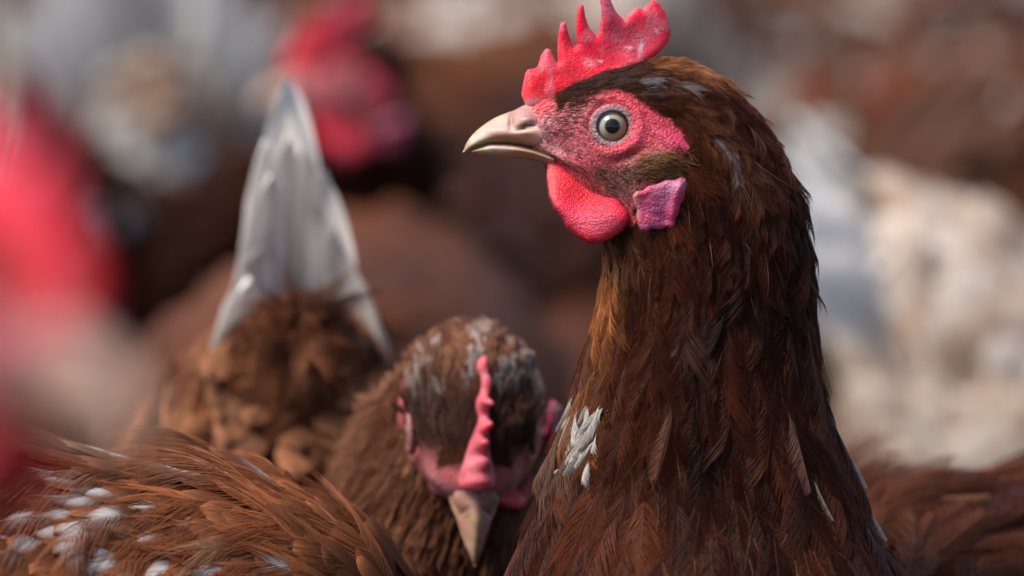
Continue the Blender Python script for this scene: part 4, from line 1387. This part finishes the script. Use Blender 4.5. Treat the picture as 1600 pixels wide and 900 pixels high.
# ------------------------------------------------------------------ the hen right in front of the lens
g5 = np.random.default_rng(15)
f5 = RIGHT * 0.74 - UPV * 0.26 - FWD * 0.55
h_five = Hen('very blurred hen head with pink comb close to the lens', Head(P(-65, 500, -0.57), f5, UPV), P(-2000, 1500, -0.52), 0, 0, 1.0)
h_five.body_mesh((0.09, 0.03, 0.015))
h_five.features(5.0, 0)
h_five.legs()
h_five.vane_plumage(1200, BROWN, g5, white=0.05)
h_five.tail(8, 0.1, (0.2, 0.08, 0.04), (0.5, 0.4, 0.35), 0.6, g=g5)


# ------------------------------------------------------------------ the flock behind
def flock_hen(label, px, py, d, heading, pitch, pal, seed, head, white=0.12, size=1.0, tail=(0.3, 0.14, 0.07), tip=(0.66, 0.62, 0.58), tlen=0.11, n=900, spread=0.5, rise=55, patch=24.0):
    g = np.random.default_rng(seed)
    hen = Hen(label, head, P(px, py, d), heading, pitch, size, group='hens crowded behind the standing hen')
    hen.body_mesh(np.array(pal[1]) * 0.6)
    hen.features(9.0, 0)
    hen.legs()
    hen.vane_plumage(int(n * 1.7), pal, g, white=white, seed=seed, patch=patch, Lr=(0.012, 0.027))
    hen.tail(9, tlen, tail, tip, 0.85, spread, rise, 0.015, g, 6)
    return hen


def head_at(px, py, d, az, pitch=10, scale=1.0):
    a, p = math.radians(az), math.radians(pitch)
    f = np.array([math.cos(a) * math.cos(p), math.sin(a) * math.cos(p), -math.sin(p)])
    return Head(P(px, py, d), f, (0, 0, 1), scale)


flock_hen('blurred dark brown hen with bright red comb and purple earlobe behind white tail', 800, 560, 0.82, 195, 0, DARK, 31, head_at(535, 128, 0.68, 200, 5), white=0.0, patch=12, tail=(0.06, 0.022, 0.012), tip=(0.12, 0.05, 0.03))
flock_hen('smooth brown hump of a hen between white tail and bowed head', 530, 755, 0.50, 264, 0, ((0.07, 0.022, 0.009), (0.12, 0.04, 0.017), (0.16, 0.057, 0.026), (0.3, 0.15, 0.08)), 32, head_at(560, 900, 0.33, 264, 60), white=0.0, size=1.05, rise=-8, tlen=0.06)
flock_hen('low brown back of a hen seen between bowed head and standing neck', 915, 850, 0.64, 275, 0, BROWN, 33, head_at(930, 1000, 0.47, 275, 60), white=0.0, rise=-8, tlen=0.06)
flock_hen('white and tan mottled hen behind the standing neck', 1840, 875, 0.60, 16, 31, ((0.20, 0.09, 0.045), (0.45, 0.31, 0.22), (0.72, 0.67, 0.62), (0.74, 0.71, 0.68)), 34, head_at(2300, 1350, 0.66, 10, 60), white=-0.3, tail=(0.66, 0.6, 0.54), tip=(0.74, 0.72, 0.7), tlen=0.085, n=1500, spread=0.25, rise=10, patch=16)
flock_hen('brown and white hen at the top right edge', 1640, 330, 1.15, 200, 6, BROWN, 35, head_at(1400, 250, 1.1, 190, 30), white=0.2, tail=(0.2, 0.08, 0.04), tip=(0.36, 0.2, 0.12))
flock_hen('rusty hen with pale flank behind the mottled hen', 1370, 330, 1.35, 150, 10, BROWN, 36, head_at(1150, 300, 1.5, 160, 50), white=0.24, tail=(0.2, 0.08, 0.04), tip=(0.36, 0.2, 0.12))
flock_hen('hen with broad white tail raised at top left', 330, 400, 1.12, 84, 15, PALE, 37, head_at(330, 600, 1.35, 84, 60), white=0.42, tail=(0.62, 0.6, 0.57), tip=(0.74, 0.73, 0.72), tlen=0.12, n=1200, rise=58, spread=0.6)
flock_hen('brown hen with creamy upright tail at left edge', 70, 520, 0.88, 78, 20, BROWN, 38, head_at(90, 700, 1.1, 78, 60), white=0.15, tail=(0.66, 0.58, 0.46), tip=(0.74, 0.7, 0.6), tlen=0.12, rise=66, spread=0.2)
flock_hen('brown hen walking behind the red comb', 820, 280, 1.5, 10, 4, BROWN, 39, head_at(1050, 180, 1.5, 0, 20), white=0.15)
flock_hen('dark brown hen behind the comb of the standing hen', 930, 360, 1.2, 100, 4, DARK, 40, head_at(900, 400, 1.4, 100, 40), white=0.02)
flock_hen('brown hen with white blotches far back near top right corner', 1500, 200, 1.9, 20, 8, BROWN, 41, head_at(1720, 250, 1.9, 20, 50), white=0.3, tail=(0.2, 0.08, 0.04), tip=(0.36, 0.2, 0.12))
flock_hen('brown hen far back above the white tail', 560, 200, 1.6, 160, 6, BROWN, 42, head_at(380, 200, 1.6, 160, 40), white=0.25)
FAR = ['far brown hen behind the pale tail at the left edge', 'far dark hen between white hen and red comb', 'far brown hen above the beak of the standing hen', 'far chestnut hen behind the tall comb',
       'far brown hen right of the tall comb', 'far dark hen at the right edge near the top', 'farthest brown hen at the top left corner', 'farthest pale hen above the red comb',
       'farthest brown hen directly above the tall comb', 'farthest dark hen above the mottled hen', 'farthest brown hen at the top right corner']
for i, (px, d, hd) in enumerate([(60, 1.5, 40), (300, 2.1, 200), (700, 2.2, 20), (1000, 2.0, 170), (1250, 2.3, 330), (1700, 1.7, 120), (120, 2.6, 10), (550, 2.8, 190), (950, 2.8, 30), (1350, 2.9, 200), (1650, 2.6, 150)]):
    k = SP * (DIST + d) / DIST
    cz = P(px, 450, d)[2]
    py = 450 + (cz - 0.2) / (k * math.cos(PITCH))
    hx = px + 600 * math.cos(math.radians(hd)) * DIST / (DIST + d)
    flock_hen(FAR[i], px, py, d, hd, 5, [BROWN, DARK, BROWN, BROWN, BROWN, DARK, BROWN, PALE, DARK, DARK, BROWN][i], 60 + i,
              head_at(hx, py - 250 * DIST / (DIST + d), d + 0.17 * math.sin(math.radians(hd)), hd, 15), white=[0.25, 0.1, 0.12, 0.06, 0.1, 0.1, 0.3, 0.3, 0.1, 0.1, 0.3][i], n=600)
